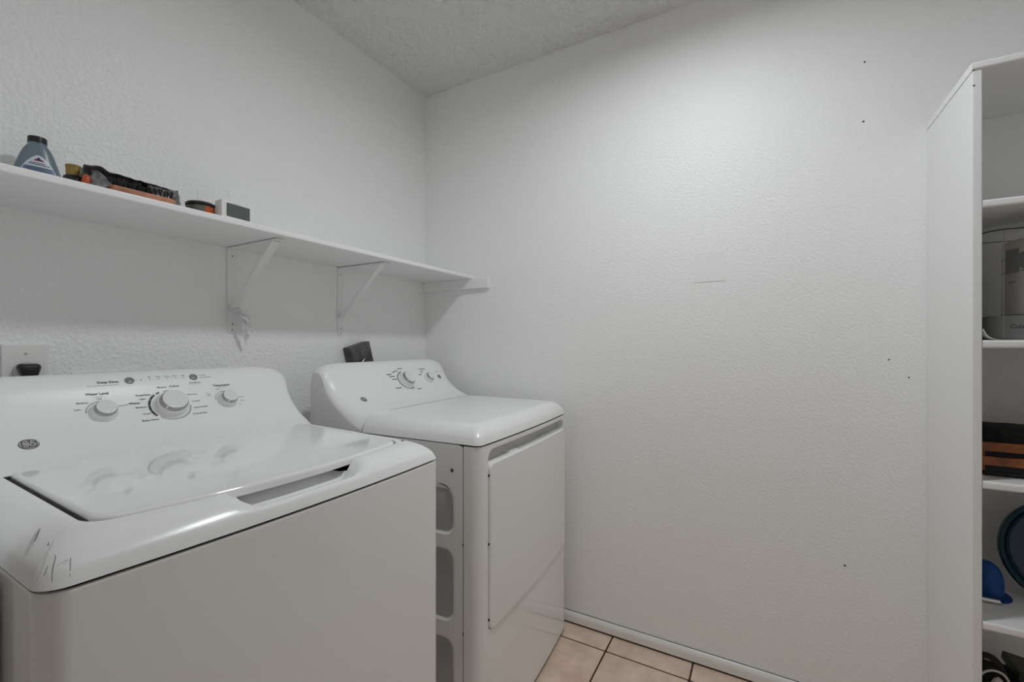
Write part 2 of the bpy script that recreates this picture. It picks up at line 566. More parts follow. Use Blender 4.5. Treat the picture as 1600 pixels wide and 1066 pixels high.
# plastic strip knotted round the foot of the first bracket's brace
rib = tag(empty('plastic_strip', (-.955, -.03, 1.27)), 'crumpled white plastic strip knotted round the left shelf bracket', 'plastic strip')
def ribbon(name, ctrl, widths, twist, parent, off):
    pts = spline(ctrl, 26)
    bm = bmesh.new()
    loops = []
    for i, p in enumerate(pts):
        t = i / (len(pts) - 1)
        k = t * (len(widths) - 1)
        a = int(min(k, len(widths) - 2)); wv = widths[a] + (widths[a + 1] - widths[a]) * (k - a)
        ang = twist[0] + (twist[1] - twist[0]) * t
        side = Vector((math.cos(ang), math.sin(ang), .15 * math.sin(5 * t)))
        fold = Vector((0, -.0022 * math.sin(9 * t + 1), 0))
        p = p - Vector(off)
        row = []
        for q in (-1, -.4, .3, 1):
            row.append(tuple(p + side * wv * q + fold * (1 if abs(q) < .5 else -1)))
        loops.append(row)
    loft(bm, loops, closed=False)
    o = bm_obj(name, bm, M_ribbon, parent, 60)
    md = o.modifiers.new('thick', 'SOLIDIFY'); md.thickness = .0006
    return o
off = (-.955, -.03, 1.27)
ribbon('tail', [(-.956, -.028, 1.282), (-.940, -.036, 1.276), (-.922, -.036, 1.258), (-.907, -.03, 1.235), (-.899, -.026, 1.214)], [.004, .009, .010, .007, .009], (.3, .9), rib, off)
ribbon('tail', [(-.953, -.030, 1.277), (-.943, -.038, 1.255), (-.936, -.034, 1.226), (-.929, -.028, 1.196), (-.920, -.022, 1.170)], [.005, .007, .005, .007, .004], (.2, 1.2), rib, off)
ribbon('tail', [(-.954, -.030, 1.276), (-.944, -.042, 1.262), (-.931, -.042, 1.250), (-.920, -.036, 1.232)], [.006, .010, .009, .003], (.5, -.5), rib, off)
knot = []
for k in range(17):
    a = 2 * PI * k / 16
    knot.append((-.9545 + .0135 * math.cos(a) - off[0], -.020 + .012 * math.sin(a) - off[1], 1.284 + .006 * math.sin(a + .6) - off[2]))
kb = bmesh.new()
add_tube(kb, knot, [.0042 + .0012 * math.sin(k * 2.1) for k in range(17)], 8)
bm_obj('knot', kb, M_ribbon, rib, 60)

# ------------------------------------------------------------------ appliances
PROF = [(.4492, .9437), (.47, .948), (.50, .957), (.53, .972), (.56, .995), (.585, 1.022), (.605, 1.05), (.62, 1.075), (.632, 1.09), (.645, 1.10), (.66, 1.104), (.675, 1.102), (.685, 1.094), (.688, 1.08)]
PS = [.0194]
for a, b in zip(PROF, PROF[1:]):
    PS.append(PS[-1] + math.hypot(b[0] - a[0], b[1] - a[1]))
def prof_at(s):
    s = max(PS[0], min(PS[-1], s))
    for i in range(len(PROF) - 1):
        if s <= PS[i + 1]:
            break
    # smooth (Catmull-Rom) interpolation
    t = (s - PS[i]) / (PS[i + 1] - PS[i])
    P = [Vector((*PROF[max(0, min(len(PROF) - 1, i + k))], 0)) for k in (-1, 0, 1, 2)]
    p0, p1, p2, p3 = P
    q = 0.5 * ((2 * p1) + (p2 - p0) * t + (2 * p0 - 5 * p1 + 4 * p2 - p3) * t * t + (3 * p1 - p0 - 3 * p2 + p3) * t ** 3)
    return q
def prof_n(s):
    d = prof_at(s + .002) - prof_at(s - .002)
    n = Vector((-d.y, d.x, 0)).normalized()
    k = sstep(.025, .075, s)
    return (n * k + Vector((0, 1, 0)) * (1 - k)).normalized()
def face_pt(x, s, w, lift=0.0):
    """point on the control panel: x across, s along the profile"""
    p, n = prof_at(s), prof_n(s)
    d = min(x, w - x)
    k = sstep(.05, .25, s)
    W = .055 + .055 * k
    a = max(0.0, 1 - d / W)
    up = sstep(.17, .26, s)
    D = .044 - .010 * sstep(.03, .12, s) - .026 * up
    e = 1 - math.sqrt(max(0, 1 - a ** 2.4))
    q = p + n * (lift - D * e)
    q.y -= .026 * up * e
    kf = 1 - sstep(.022, .085, s)
    if kf > 0:
        t = min(1.0, d / .0595)
        hh = (1 - (1 - t) ** 2.1) ** (1 / 1.35)
        qf = p + n * (lift - .0495 * (1 - hh))
        q = q.lerp(qf, kf)
    return Vector((x, q.x, q.y))
def face_frame(x, s, w):
    p = face_pt(x, s, w)
    n = prof_n(s)
    N = Vector((0, n.x, n.y))
    X = Vector((1, 0, 0))
    Y = N.cross(X)
    m = Matrix((X, Y, N)).transposed().to_4x4()
    m.translation = p
    return m

def control_panel(parent, w, base_z=.8935):
    bm = bmesh.new()
    us = []
    n_e = 14
    for k in range(n_e + 1):
        us.append(.11 * (1 - math.cos(.5 * PI * k / n_e)))
    mid = [us[-1] + (w - 2 * us[-1]) * k / 14 for k in range(1, 14)]
    us = us + mid + [w - u for u in reversed(us)]
    n_s = 60
    ss = [PS[0] + (PS[-1] - PS[0]) * k / n_s for k in range(n_s + 1)]
    L = [[bm.verts.new(face_pt(u, s, w)) for s in ss] for u in us]
    for A, B in zip(L, L[1:]):
        for j in range(n_s):
            bm.faces.new((A[j], A[j + 1], B[j + 1], B[j]))
    # side walls and back
    for col, x in ((L[0], 0.0), (L[-1], w)):
        b0 = bm.verts.new((x, col[0].co.y, base_z))
        b1 = bm.verts.new((x, .69, base_z))
        b2 = bm.verts.new((x, col[-1].co.y + .006, col[-1].co.z - .01))
        poly = [b0] + list(col) + [b2, b1]
        bm.faces.new(poly)
        if x == 0.0:
            bk0 = (b1, b2, col[-1])
        else:
            bk1 = (b1, b2, col[-1])
    bm.faces.new((bk0[0], bk0[1], bk1[1], bk1[0]))
    bm.faces.new([bk0[1]] + [c[-1] for c in L] + [bk1[1]])
    return bm_obj('control_panel', bm, M_panel, parent, 42)

def outline_front(w, bow, r, yback, n_side=10, n_front=40, n_c=6, inset=0.0, bow_in=None, yf=0.0):
    """open polyline: back-left -> front-left corner -> front -> back-right. y=0 is the bow's foremost line"""
    bw = bow if bow_in is None else bow_in
    def yfront(x):
        return yf + bw * ((2 * x / w - 1) ** 2)
    x0, x1 = inset, w - inset
    yc = yfront(x0)
    out = []
    for k in range(n_side):
        t = k / n_side
        out.append((x0, yback + (yc + r - yback) * t))
    for k in range(n_c):
        a = PI + .5 * PI * k / n_c
        out.append((x0 + r + r * math.cos(a), yc + r + r * math.sin(a) + (yfront(x0 + r) - yc) * k / n_c))
    for k in range(n_front + 1):
        xx = x0 + r + (x1 - x0 - 2 * r) * k / n_front
        out.append((xx, yfront(xx)))
    for k in range(1, n_c + 1):
        a = 1.5 * PI + .5 * PI * k / n_c
        out.append((x1 - r + r * math.cos(a), yc + r + r * math.sin(a) + (yfront(x1 - r) - yc) * (1 - k / n_c)))
    for k in range(1, n_side + 1):
        t = k / n_side
        out.append((x1, yc + r + (yback - yc - r) * t))
    return out

def text_on_face(bm, s, x, sy, size, w, bold=0.0, align='LEFT', lift=.0007):
    vs, fs = text_polys(s, size, bold, align)
    bv = [bm.verts.new(face_pt(x + v[0], sy + v[1], w, lift)) for v in vs]
    for f in fs:
        try:
            bm.faces.new([bv[i] for i in f])
        except ValueError:
            pass

def bar_on_face(bm, x0, x1, s0, s1, w, lift=.0007):
    vs = [bm.verts.new(face_pt(x, s, w, lift)) for x, s in ((x0, s0), (x1, s0), (x1, s1), (x0, s1))]
    bm.faces.new(vs)

def disc_on_face(bm, x, s, r, w, lift=.0007, n=12):
    bm.faces.new([bm.verts.new(face_pt(x + r * math.cos(2 * PI * k / n), s + r * math.sin(2 * PI * k / n), w, lift)) for k in range(n)])

def arc_on_face(bm, x, s, r0, r1, a0, a1, w, lift=.0006):
    n = max(6, int(abs(a1 - a0) / 6))
    prev = None
    for k in range(n + 1):
        a = math.radians(a0 + (a1 - a0) * k / n)
        cur = [bm.verts.new(face_pt(x + r * math.cos(a), s + r * math.sin(a), w, lift)) for r in (r0, r1)]
        if prev:
            bm.faces.new((prev[0], prev[1], cur[1], cur[0]))
        prev = cur

def knob(parent, x, s, w, r, h, name='knob', big=False, ang=225):
    fr = face_frame(x, s, w)
    k = lathe(name, [(r * 1.12, -.004), (r * 1.12, .002), (r * 1.06, .004), (r, .0055), (r * .97, h * .52), (r * .93, h * .60), (r * .87, h * .64)], M_knob, parent, 48, fr)
    lathe('silver_band', [(r * .89, h * .60), (r * .86, h * .80), (r * .80, h * .92), (r * .76, h * .955)], M_chrome, k, 48, fr)
    lathe('cap', [(r * .78, h * .93), (r * .775, h * .985), (r * .74, h), (r * .35, h * 1.005), (.001, h * 1.006)], M_knob, k, 48, fr)
    # pointer rib on the skirt
    bm = bmesh.new()
    add_box(bm, r * .60, r * .92, -.0016, .0016, h * .60, h * .93, .0006, 1)
    bmesh.ops.transform(bm, matrix=fr @ Matrix.Rotation(math.radians(ang), 4, 'Z'), verts=bm.verts)
    bm_obj('pointer', bm, M_knob, k)
    return k

def ge_badge(parent, x, s, w, r):
    fr = face_frame(x, s, w)
    b = lathe('logo_badge', [(r, -.001), (r, .0007), (r * .97, .0011)], M_badge, parent, 40, fr)
    bm = bmesh.new()
    def put(vs, fs):
        bv = [bm.verts.new(fr @ Vector((v[0], v[1], .0016))) for v in vs]
        for f in fs:
            try: bm.faces.new([bv[i] for i in f])
            except ValueError: pass
    n = 40
    def ringseg(r0, r1, a0, a1):
        m = 10
        vs = []
        for k in range(m + 1):
            a = math.radians(a0 + (a1 - a0) * k / m)
            tw = math.sin(PI * k / m)
            vs += [(r0 * math.cos(a), r0 * math.sin(a)), ((r0 + (r1 - r0) * tw) * math.cos(a), (r0 + (r1 - r0) * tw) * math.sin(a))]
        put(vs, [(2 * k, 2 * k + 1, 2 * k + 3, 2 * k + 2) for k in range(m)])
    for q in range(4):
        ringseg(r * .90, r * .80, q * 90 - 38, q * 90 + 38)
    # script G and E drawn as looping strokes
    def stroke(ctrl, th):
        pts = spline([Vector((a * r, b * r, 0)) for a, b in ctrl], 26)
        vs = []
        for i, p in enumerate(pts):
            t = (pts[min(i + 1, 26)] - pts[max(i - 1, 0)]).normalized()
            nn = Vector((-t.y, t.x, 0)) * th * r
            vs += [tuple(p + nn), tuple(p - nn)]
        put(vs, [(2 * k, 2 * k + 1, 2 * k + 3, 2 * k + 2) for k in range(26)])
    stroke([(-.62, -.05), (-.45, .08), (-.12, .38), (-.2, .58), (-.42, .48), (-.5, .2), (-.35, -.02), (-.12, .05), (-.05, .2), (-.08, -.15), (-.25, -.5), (-.48, -.52), (-.5, -.3), (-.2, -.08)], .05)
    stroke([(.58, .42), (.42, .6), (.25, .48), (.28, .25), (.45, .15), (.2, .1), (.08, -.15), (.2, -.45), (.45, -.42), (.6, -.15), (.52, .02), (.42, -.12)], .05)
    bm_obj('monogram', bm, M_badgeL, b, 0)
    return b

def top_strip(w, bow, r, ztop, wf, ws, yb, z0, inner, n_rings=12, power=2.1, scoop=None):
    """pillow edge from the outer seam outline up to an inner outline (same point count)"""
    outer = outline_front(w, bow, r, yb)
    loops = []
    lip = [(w / 2 + (a - w / 2) * .985, b + .006) for a, b in outer]
    loops.append([(a, b, z0 + .0015) for a, b in lip])
    loops.append([(a + (0 if True else 0), b, z0) for a, b in outer])
    for k in range(1, n_rings + 1):
        t = k / n_rings
        hh = (1 - (1 - t) ** power) ** (1 / 1.35)
        lp = []
        for (a, b), (c, d) in zip(outer, inner):
            x_, y_ = a + (c - a) * t, b + (d - b) * t
            zt = ztop(x_, y_)
            z_ = z0 + .004 + (zt - z0 - .004) * hh
            if scoop:
                z_ -= scoop(x_, y_, t)
            lp.append((x_, y_, z_))
        loops.append(lp)
    return outer, loops

# ---------------------------------------------------------------- washer
WW = .696
washer = tag(empty('washing_machine', (-1.593, -.8295, 0)), 'white top-load washing machine, nearest of the two machines, scuffed front corner', 'washing machine')
WBOW = .016
def cab_outline(w, bow, r, yb, inset=0.0):
    return [(w / 2 + (a - w / 2) * (1 - 2 * inset / w), b + inset) for a, b in outline_front(w, bow, r, yb)]
bm = bmesh.new()
o0 = cab_outline(WW, WBOW, .028, .69)
o1 = cab_outline(WW, WBOW, .028, .69, .002)
loft(bm, [[(a, b, .018) for a, b in o0], [(a, b, .8850) for a, b in o0], [(a, b, .8885) for a, b in o1]], closed=True, cap0=True, cap1=True)
bm_obj('cabinet', bm, M_enamel, washer, 40)
bm = bmesh.new()
og = cab_outline(WW, WBOW, .028, .685, .006)
loft(bm, [[(a, b, .886) for a, b in og], [(a, b, .8945) for a, b in og]], closed=True, cap0=True, cap1=True)
bm_obj('seam_shade', bm, M_gap, washer, 30)  # black band put in the seam as painted shade
for (fx, fy) in ((.05, .07), (.646, .07), (.05, .63), (.646, .63)):
    lathe('foot', [(.018, 0), (.02, .004), (.02, .008), (.008, .01), (.008, .022)], M_black, washer, 16, Matrix.Translation((fx, fy, 0)))

def w_ztop(x, y):
    return .9455 - .026 * max(0, (.45 - y))
def w_scoop(x, y, t):
    wx = sstep(.126, .088, abs(x - .344))
    return .0375 * wx * sstep(.10, .88, t)
w_in = outline_front(WW, 0, .030, .452, inset=.061, bow_in=.052, yf=.052)
outer, loops = top_strip(WW, WBOW, .028, w_ztop, .06, .06, .50, .8930, w_in, scoop=w_scoop)
# inner edge roll and wall going down round the lid opening
roll = []
for (dz, ins) in ((-.001, .0012), (-.004, .0022), (-.030, .003)):
    lp = []
    for (x_, y_, z_) in loops[-1]:
        sx = .348 + (x_ - .348) * (1 - ins / .29)
        wx = sstep(.126, .088, abs(x_ - .344)) * (1 if y_ < .2 else 0)
        lp.append((sx, y_ + (ins if y_ < .3 else 0) + (0.040 * wx if dz < -.02 else 0.0), z_ + dz * (1 - wx) + (.017 if dz < -.02 else 0) * wx))
    roll.append(lp)
bm = bmesh.new()
loft(bm, loops + roll, closed=False)
cover_bvh = BVHTree.FromBMesh(bm)
cover = bm_obj('top_cover', bm, M_plastic, washer, 50)
# black slab painting the shade inside the lid opening
box('lid_opening_shade', .06, .636, .112, .46, .8955, .904, M_gap, washer)
# lid
li = outline_front(WW, 0, .026, .4462, inset=.0710, bow_in=.052, yf=.0565)
lo_z = lambda y: .9500 - .026 * max(0, (.45 - y)) - .0012
bm = bmesh.new()
def shrink(pts, d):
    cx = .348
    return [(cx + (a - cx) * (1 - d / .2825), b + (d if b < .3 else -d * .2)) for a, b in pts]
lps = []
for d, dz in ((.0, -.0145), (.0, -.0065), (.0008, -.0036), (.0022, -.0014), (.0042, -.0003), (.0065, 0), (.0085, 0)):
    lps.append([(a, b, lo_z(b) + dz) for a, b in shrink(li, d)])
loft(bm, lps, closed=True, cap0=True, cap1=True)
bm_obj('lid', bm, M_lid, washer, 50)
# black strips painting the shade in the gap on either side of the lid
for xa, xb in ((.0655, .0702), (.6258, .6305)):
    bm = bmesh.new()
    loft(bm, [[(xa, yy, .908), (xb, yy, .908), (xb, yy, lo_z(yy) - .0068), (xa, yy, lo_z(yy) - .0085)] for yy in (.112, .2, .3, .440)], cap0=True, cap1=True)
    bm_obj('lid_gap_shade', bm, M_gap, washer, 0)
# hinge blocks in the rear corners of the lid
box('hinge', .0605, .071, .440, .452, .925, .9435, M_gap, washer, .002)
box('hinge', .625, .6355, .440, .452, .925, .9425, M_dgrey, washer, .002)
lathe('lid_bumper', [(.0035, 0), (.0035, .001), (.002, .0018)], M_ink, washer, 14, Matrix.Translation((.640, .088, .9355)))

cp = control_panel(washer, WW)
K1, K2, K3, KS = .2386, .3660, .4965, .178
knob(washer, K1, KS, WW, .0225, .024, 'water_level_knob', ang=150)
knob(washer, K2, KS, WW, .0335, .030, 'cycle_knob', ang=222)
knob(washer, K3, KS, WW, .0225, .024, 'temperature_knob', ang=240)
for bx in (.2995, .4343):
    lathe('button', [(.0092, -.002), (.0092, .0012), (.0085, .0022), (.006, .0030), (.001, .0033)], M_button, washer, 28, face_frame(bx, .2548, WW))
bm = bmesh.new()
arc_on_face(bm, K2, KS, .0405, .0455, 128, 216, WW)
arc_on_face(bm, K2, KS, .0405, .0445, 112, 122, WW)
bm_obj('dial_arc', bm, M_inkblk, washer, 0)
bm = bmesh.new()
for a in (132, 152, 172, 192, 210, 117):
    disc_on_face(bm, K2 + .043 * math.cos(math.radians(a)), KS + .043 * math.sin(math.radians(a)), .0010, WW, .0011, 8)
bm_obj('dial_dots', bm, M_badgeL, washer, 0)['kind'] = 'stuff'
bm = bmesh.new()
arc_on_face(bm, K2, KS, .039, .0425, 225, 355, WW)
arc_on_face(bm, K2, KS, .0405, .0430, 40, 100, WW)
arc_on_face(bm, K1, KS, .0275, .0300, 40, 175, WW)
arc_on_face(bm, K3, KS, .0275, .0295, 20, 170, WW)
bm_obj('dial_ring', bm, M_inkpale, washer, 0)['kind'] = 'stuff'
bm = bmesh.new()
T = lambda s, x, y, sz, b=0.0, al='LEFT': text_on_face(bm, s, x, y, sz, WW, b, al)
T('Deep Rinse', .2405, .2510, .0082, .0002)
T('Water Level', .2165, .2230, .0078, .0002)
T('Temperature', .4735, .2222, .0080, .0002)
T('Colors', .3740, .2290, .0078, .00012)
T('Medium', .3685, .2285, .0060, .00002, 'RIGHT')
T('DeepClean', .3320, .2120, .0064, .0001, 'RIGHT')
T('Light', .3205, .2015, .0064, .00005, 'RIGHT')
T('Whites', .2860, .1915, .0072, .0002)
T('Medium', .3170, .1795, .0064, .00008, 'RIGHT')
T('Heavy', .3215, .1600, .0064, .00004, 'RIGHT')
T('Bulky Items', .3310, .1405, .0068, .00008, 'RIGHT')
T('Delicates', .4085, .2030, .0058)
T('Casuals', .4130, .1830, .0060)
T('Speed Wash', .4120, .1630, .0062, .00004)
T('Drain & Spin', .4040, .1440, .0062, .00004)
T('Low', .2030, .1890, .0060, .00004, 'RIGHT')
T('Medium', .2180, .2040, .0060, .00004, 'RIGHT')
T('High', .2330, .2120, .0050)
T('PreciseFill', .2668, .1900, .0043)
T('Tap', .4560, .2010, .0048, 0, 'CENTER')
T('Cold', .4560, .1955, .0048, 0, 'CENTER')
T('Cold', .4770, .2120, .0050)
T('Colors', .5280, .1830, .0050)
T('Warm', .5270, .1700, .0050)
T('Hot', .5190, .1580, .0050)
T('Start/Pause', .4330, .2360, .0060, .00002, 'CENTER')
for i, t in enumerate(('Fill', 'Soak', 'Wash', 'Rinse', 'Spin')):
    xx = .3395 + .0182 * i
    T(t, xx, .2610, .0050, 0, 'CENTER')
    disc_on_face(bm, xx, .2550, .0012, WW)
disc_on_face(bm, .3225, .2550, .0015, WW)
disc_on_face(bm, .4500, .2600, .0011, WW)
disc_on_face(bm, .4500, .2520, .0011, WW)
T('Pause', .4535, .2585, .0048)
T('Lid Locked', .4535, .2505, .0048)
bm_obj('lettering', bm, M_ink, washer, 0)['kind'] = 'stuff'
bm = bmesh.new()
bar_on_face(bm, .222, .278, .2452, .2458, WW)
bar_on_face(bm, .230, .246, .2180, .2186, WW)
bar_on_face(bm, .482, .508, .2180, .2186, WW)
bar_on_face(bm, .310, .320, .2547, .2553, WW)
bar_on_face(bm, .417, .449, .2325, .2330, WW)
for i in range(4):
    bar_on_face(bm, .3425 + .0182 * i, .3545 + .0182 * i, .2548, .2551, WW)
bm_obj('fine_lines', bm, M_inkpale, washer, 0)['kind'] = 'stuff'
ge_badge(washer, .1150, .1190, WW, .0142)

# scuffs on the front-left corner of the top cover
def cover_pt(x, y):
    hit = cover_bvh.ray_cast(Vector((x, y, 1.2)), Vector((0, 0, -1)))
    if hit[0] is None:
        return None
    n = hit[1] if hit[1].z > 0 else -hit[1]
    return hit[0] + n * .0005
def scuff(pts, wd, m):
    P = [cover_pt(a, b) for a, b in pts]
    P = [p for p in P if p is not None]
    if len(P) < 2:
        return
    bm = bmesh.new()
    rows = []
    for i, p in enumerate(P):
        t = (P[min(i + 1, len(P) - 1)] - P[max(i - 1, 0)]).normalized()
        s = t.cross(Vector((0, -.5, 1))).normalized()
        ww = wd * (.35 + .65 * math.sin(PI * (i + .6) / (len(P) + .2)))
        rows.append([tuple(p - s * ww), tuple(p + s * ww)])
    loft(bm, rows, closed=False)
    bm_obj('scuff_and_arc_mark', bm, m, washer, 0)
SCUFFS = []
def lerp2(a, b, n=6, jit=0.0):
    return [(a[0] + (b[0] - a[0]) * k / n + random.uniform(-jit, jit), a[1] + (b[1] - a[1]) * k / n) for k in range(n + 1)]

# ---------------------------------------------------------------- dryer
DW = .690
DBOW = .010
dryer = tag(empty('clothes_dryer', (-.742, -.8365, 0), math.radians(2.6)), 'white front-load clothes dryer standing in the corner by the right wall', 'dryer')
# rear body with pressed side panels
bm = bmesh.new()
YB = .69
side_panels = [(.625, .765), (.377, .590), (.130, .335)]
add_box(bm, 0.004, DW - .0005, .0655, YB, .012, .884)
bm_obj('body_core', bm, M_enamel, dryer, 0)
# left side skin as a plate with pressed-in rounded panels
def side_skin(x, sign):
    bm = bmesh.new()
    ya, yb, za, zb = .0645, YB, .010, .8865
    n = 8
    # strips between panels, built as rings round each panel
    zs = [zb] + [(side_panels[i][0] + side_panels[i + 1][1]) / 2 for i in range(2)] + [za]
    for (z0, z1), zt, zl in zip(side_panels, zs[:-1], zs[1:]):
        inner = rrect(.092, .60, z0, z1, .038, n)
        outer = []
        for (py, pz) in inner:
            # push to the enclosing rectangle along the panel's corner sectors
            fy = (py - .346) / .254
            fz = (pz - (z0 + z1) / 2) / ((z1 - z0) / 2)
            m_ = max(abs(fy), abs(fz))
            fy, fz = fy / m_, fz / m_
            oy = .346 + (fy * (yb - .346) if fy > 0 else fy * (.346 - ya))
            zc = (z0 + z1) / 2
            oz = zc + (fz * (zt - zc) if fz > 0 else fz * (zc - zl))
            outer.append((oy, oz))
        def sc(d):
            return rrect(.092 + d, .60 - d, z0 + d, z1 - d, .038 - d, n)
        lo = [[(x, a, b) for a, b in outer], [(x, a, b) for a, b in inner], [(x + sign * .0012, a, b) for a, b in sc(.002)], [(x + sign * .0034, a, b) for a, b in sc(.005)], [(x + sign * .004, a, b) for a, b in sc(.008)]]
        loft(bm, lo, cap1=True)
    return bm
bm_obj('side_skin', side_skin(0.0, 1), M_enamel, dryer, 30)
lathe('side_hole', [(.0058, 0), (.0054, .0008), (.003, .0010)], M_ink, dryer, 18, Matrix.Translation((-.0002, .1015, .812)) @ Matrix.Rotation(-PI / 2, 4, 'Y'))
bm = bmesh.new()
a0 = []
for k in range(9):
    a = math.radians(100 - 8.5 * k)
    a0.append((.1320 - .040 * math.cos(a) * 0, 0))
pts = [(-.0012, .150, .7695), (-.0012, .136, .7690), (-.0012, .124, .7660), (-.0012, .114, .7605), (-.0012, .107, .7560)]
add_tube(bm, spline(pts, 16), [.0003 + .0014 * math.sin(PI * (k + 1) / 18) for k in range(17)], 6)
bm_obj('scuff_and_arc_mark', bm, M_ink, dryer, 40)  # thin dark arc along the top corner of the pressed panel
# front panel that wraps round the corners, with the door opening
def yf(x):
    return DBOW * ((2 * x / DW - 1) ** 2)
bm = bmesh.new()
ZB, ZT = .012, .8845
cols = outline_front(DW, DBOW, .028, .0625, n_side=4, n_front=30, n_c=6)
# the panel is made of four strips round the opening so that the opening is open
OX0, OX1, OZ0, OZ1 = .0425, .661, .3515, .871
def strip(xa, xb, za, zb, nx=24, nz=2):
    L = []
    for i in range(nx + 1):
        xx = xa + (xb - xa) * i / nx
        L.append([(xx, yf(xx), za + (zb - za) * j / nz) for j in range(nz + 1)])
    loft(bm, L, closed=False)
opening = rrect(OX0, OX1, OZ0, OZ1, (.022, .022, .030, .030), 8)
# ring from opening outline to the flat front's rectangle (inside the rounded corners)
fx0, fx1 = .028, DW - .028
ring_o = []
cx_, cz_ = (OX0 + OX1) / 2, (OZ0 + OZ1) / 2
for (px, pz) in opening:
    fx = (px - cx_) / ((OX1 - OX0) / 2)
    fz = (pz - cz_) / ((OZ1 - OZ0) / 2)
    m_ = max(abs(fx), abs(fz))
    fx, fz = fx / m_, fz / m_
    ox = cx_ + (fx * (fx1 - cx_) if fx > 0 else fx * (cx_ - fx0))
    oz = cz_ + (fz * (ZT - cz_) if fz > 0 else fz * (cz_ - .30))
    ring_o.append((ox, oz))
def densify(lp):
    out = []
    n = len(lp)
    for i in range(n):
        a, b = lp[i], lp[(i + 1) % n]
        m = max(1, int(math.hypot(a[0] - b[0], a[1] - b[1]) / .03))
        m = 16 if m > 6 else 1
        for k in range(m):
            t = k / m
            out.append((a[0] + (b[0] - a[0]) * t, a[1] + (b[1] - a[1]) * t))
    return out
# densify both loops with equal counts (based on the opening's long edges)
def densify2(A, B):
    oa, ob = [], []
    n = len(A)
    for i in range(n):
        a, b = A[i], A[(i + 1) % n]
        c, d = B[i], B[(i + 1) % n]
        m = 16 if math.hypot(a[0] - b[0], a[1] - b[1]) > .2 else 1
        for k in range(m):
            t = k / m
            oa.append((a[0] + (b[0] - a[0]) * t, a[1] + (b[1] - a[1]) * t))
            ob.append((c[0] + (d[0] - c[0]) * t, c[1] + (d[1] - c[1]) * t))
    return oa, ob
OPN, RNG = densify2(opening, ring_o)
lps = [[(a, yf(a), b) for a, b in RNG], [(a, yf(a), b) for a, b in OPN]]
cxm, czm = (OX0 + OX1) / 2, (OZ0 + OZ1) / 2
def grow(pts, d):
    return [(cxm + (a - cxm) * (1 - d / .31), czm + (b - czm) * (1 - d / .26)) for a, b in pts]
lps.append([(a, yf(a) + .001, b) for a, b in grow(OPN, .0012)])
lps.append([(a, yf(a) + .004, b) for a, b in grow(OPN, .0022)])
lps.append([(a, yf(a) + .030, b) for a, b in grow(OPN, .003)])
loft(bm, lps)
strip(fx0, fx1, ZB, .30, 24, 4)
# rounded corners and returns
left = [c for c in cols if c[0] <= fx0 + 1e-6]
right = [c for c in cols if c[0] >= fx1 - 1e-6]
for part in (left, right):
    loft(bm, [[(a, b, z) for a, b in part] for z in (ZB, .1, .2, .30, .45, .6, .75, ZT)], closed=False)
# top and bottom returns
inn = [(DW / 2 + (a - DW / 2) * .97, b + .012) for a, b in cols]
loft(bm, [[(a, b + .0003, ZT - .0005) for a, b in cols], [(a, b, ZT - .0005) for a, b in inn]], closed=False)
bmesh.ops.remove_doubles(bm, verts=bm.verts, dist=.0002)
bm_obj('front_panel', bm, M_enamel, dryer, 40)
# recess behind the door (finger grip)
box('grip_recess', OX0 - .004, OX1 + .004, .0335, .0625, OZ0 - .004, OZ1 + .004, M_recess, dryer)
box('grip_recess', OX0, .420, .024, .036, .820, .8705, M_recess, dryer, .001)
# black strip painting shade into the seam between front panel and side
box('seam_shade', .0012, .004, .060, .068, .014, .884, M_gap, dryer)
# door
DX0, DX1, DZ0, DZ1 = .0455, .6585, .3545, .8335
dn = 8
def dl(d):
    return rrect(DX0 + d, DX1 - d, DZ0 + d, DZ1 - d, .022 - d * .8, dn)
def dens(A):
    out = []
    n = len(A)
    for i in range(n):
        a, b = A[i], A[(i + 1) % n]
        m = 20 if math.hypot(a[0] - b[0], a[1] - b[1]) > .2 else 1
        for k in range(m):
            out.append((a[0] + (b[0] - a[0]) * k / m, a[1] + (b[1] - a[1]) * k / m))
    return out
bm = bmesh.new()
lps = []
for d, dy in ((.0, .030), (.0, -.001), (.0008, -.0035), (.003, -.0058), (.006, -.0068)):
    lps.append([(a, yf(a) + dy, b) for a, b in dens(dl(d))])
L = loft(bm, lps, cap0=False)
# bowed door face: horizontal strips across
face = [v for v in L[-1]]
nF = len(face)
bot = sorted([v for v in face if v.co.z < DZ0 + .03], key=lambda v: v.co.x)
top = sorted([v for v in face if v.co.z > DZ1 - .03], key=lambda v: v.co.x)
lft = sorted([v for v in face if DZ0 + .03 <= v.co.z <= DZ1 - .03 and v.co.x < .3], key=lambda v: v.co.z)
rgt = sorted([v for v in face if DZ0 + .03 <= v.co.z <= DZ1 - .03 and v.co.x > .3], key=lambda v: v.co.z)
for i in range(len(bot) - 1):
    bm.faces.new((bot[i], bot[i + 1], top[i + 1], top[i]))
if lft:
    bm.faces.new([bot[0]] + [top[0]] + list(reversed(lft)))
    bm.faces.new([top[-1]] + [bot[-1]] + rgt)
bm_obj('door', bm, M_enamel, dryer, 35)
for zz in (.355 + .03, .60, .795):
    box('hinge_pin', .0425, .0465, .004, .009, zz, zz + .006, M_gap, dryer, .001)
box('door_catch', .175, .230, .006, .030, .8330, .8385, M_plastic, dryer, .001)
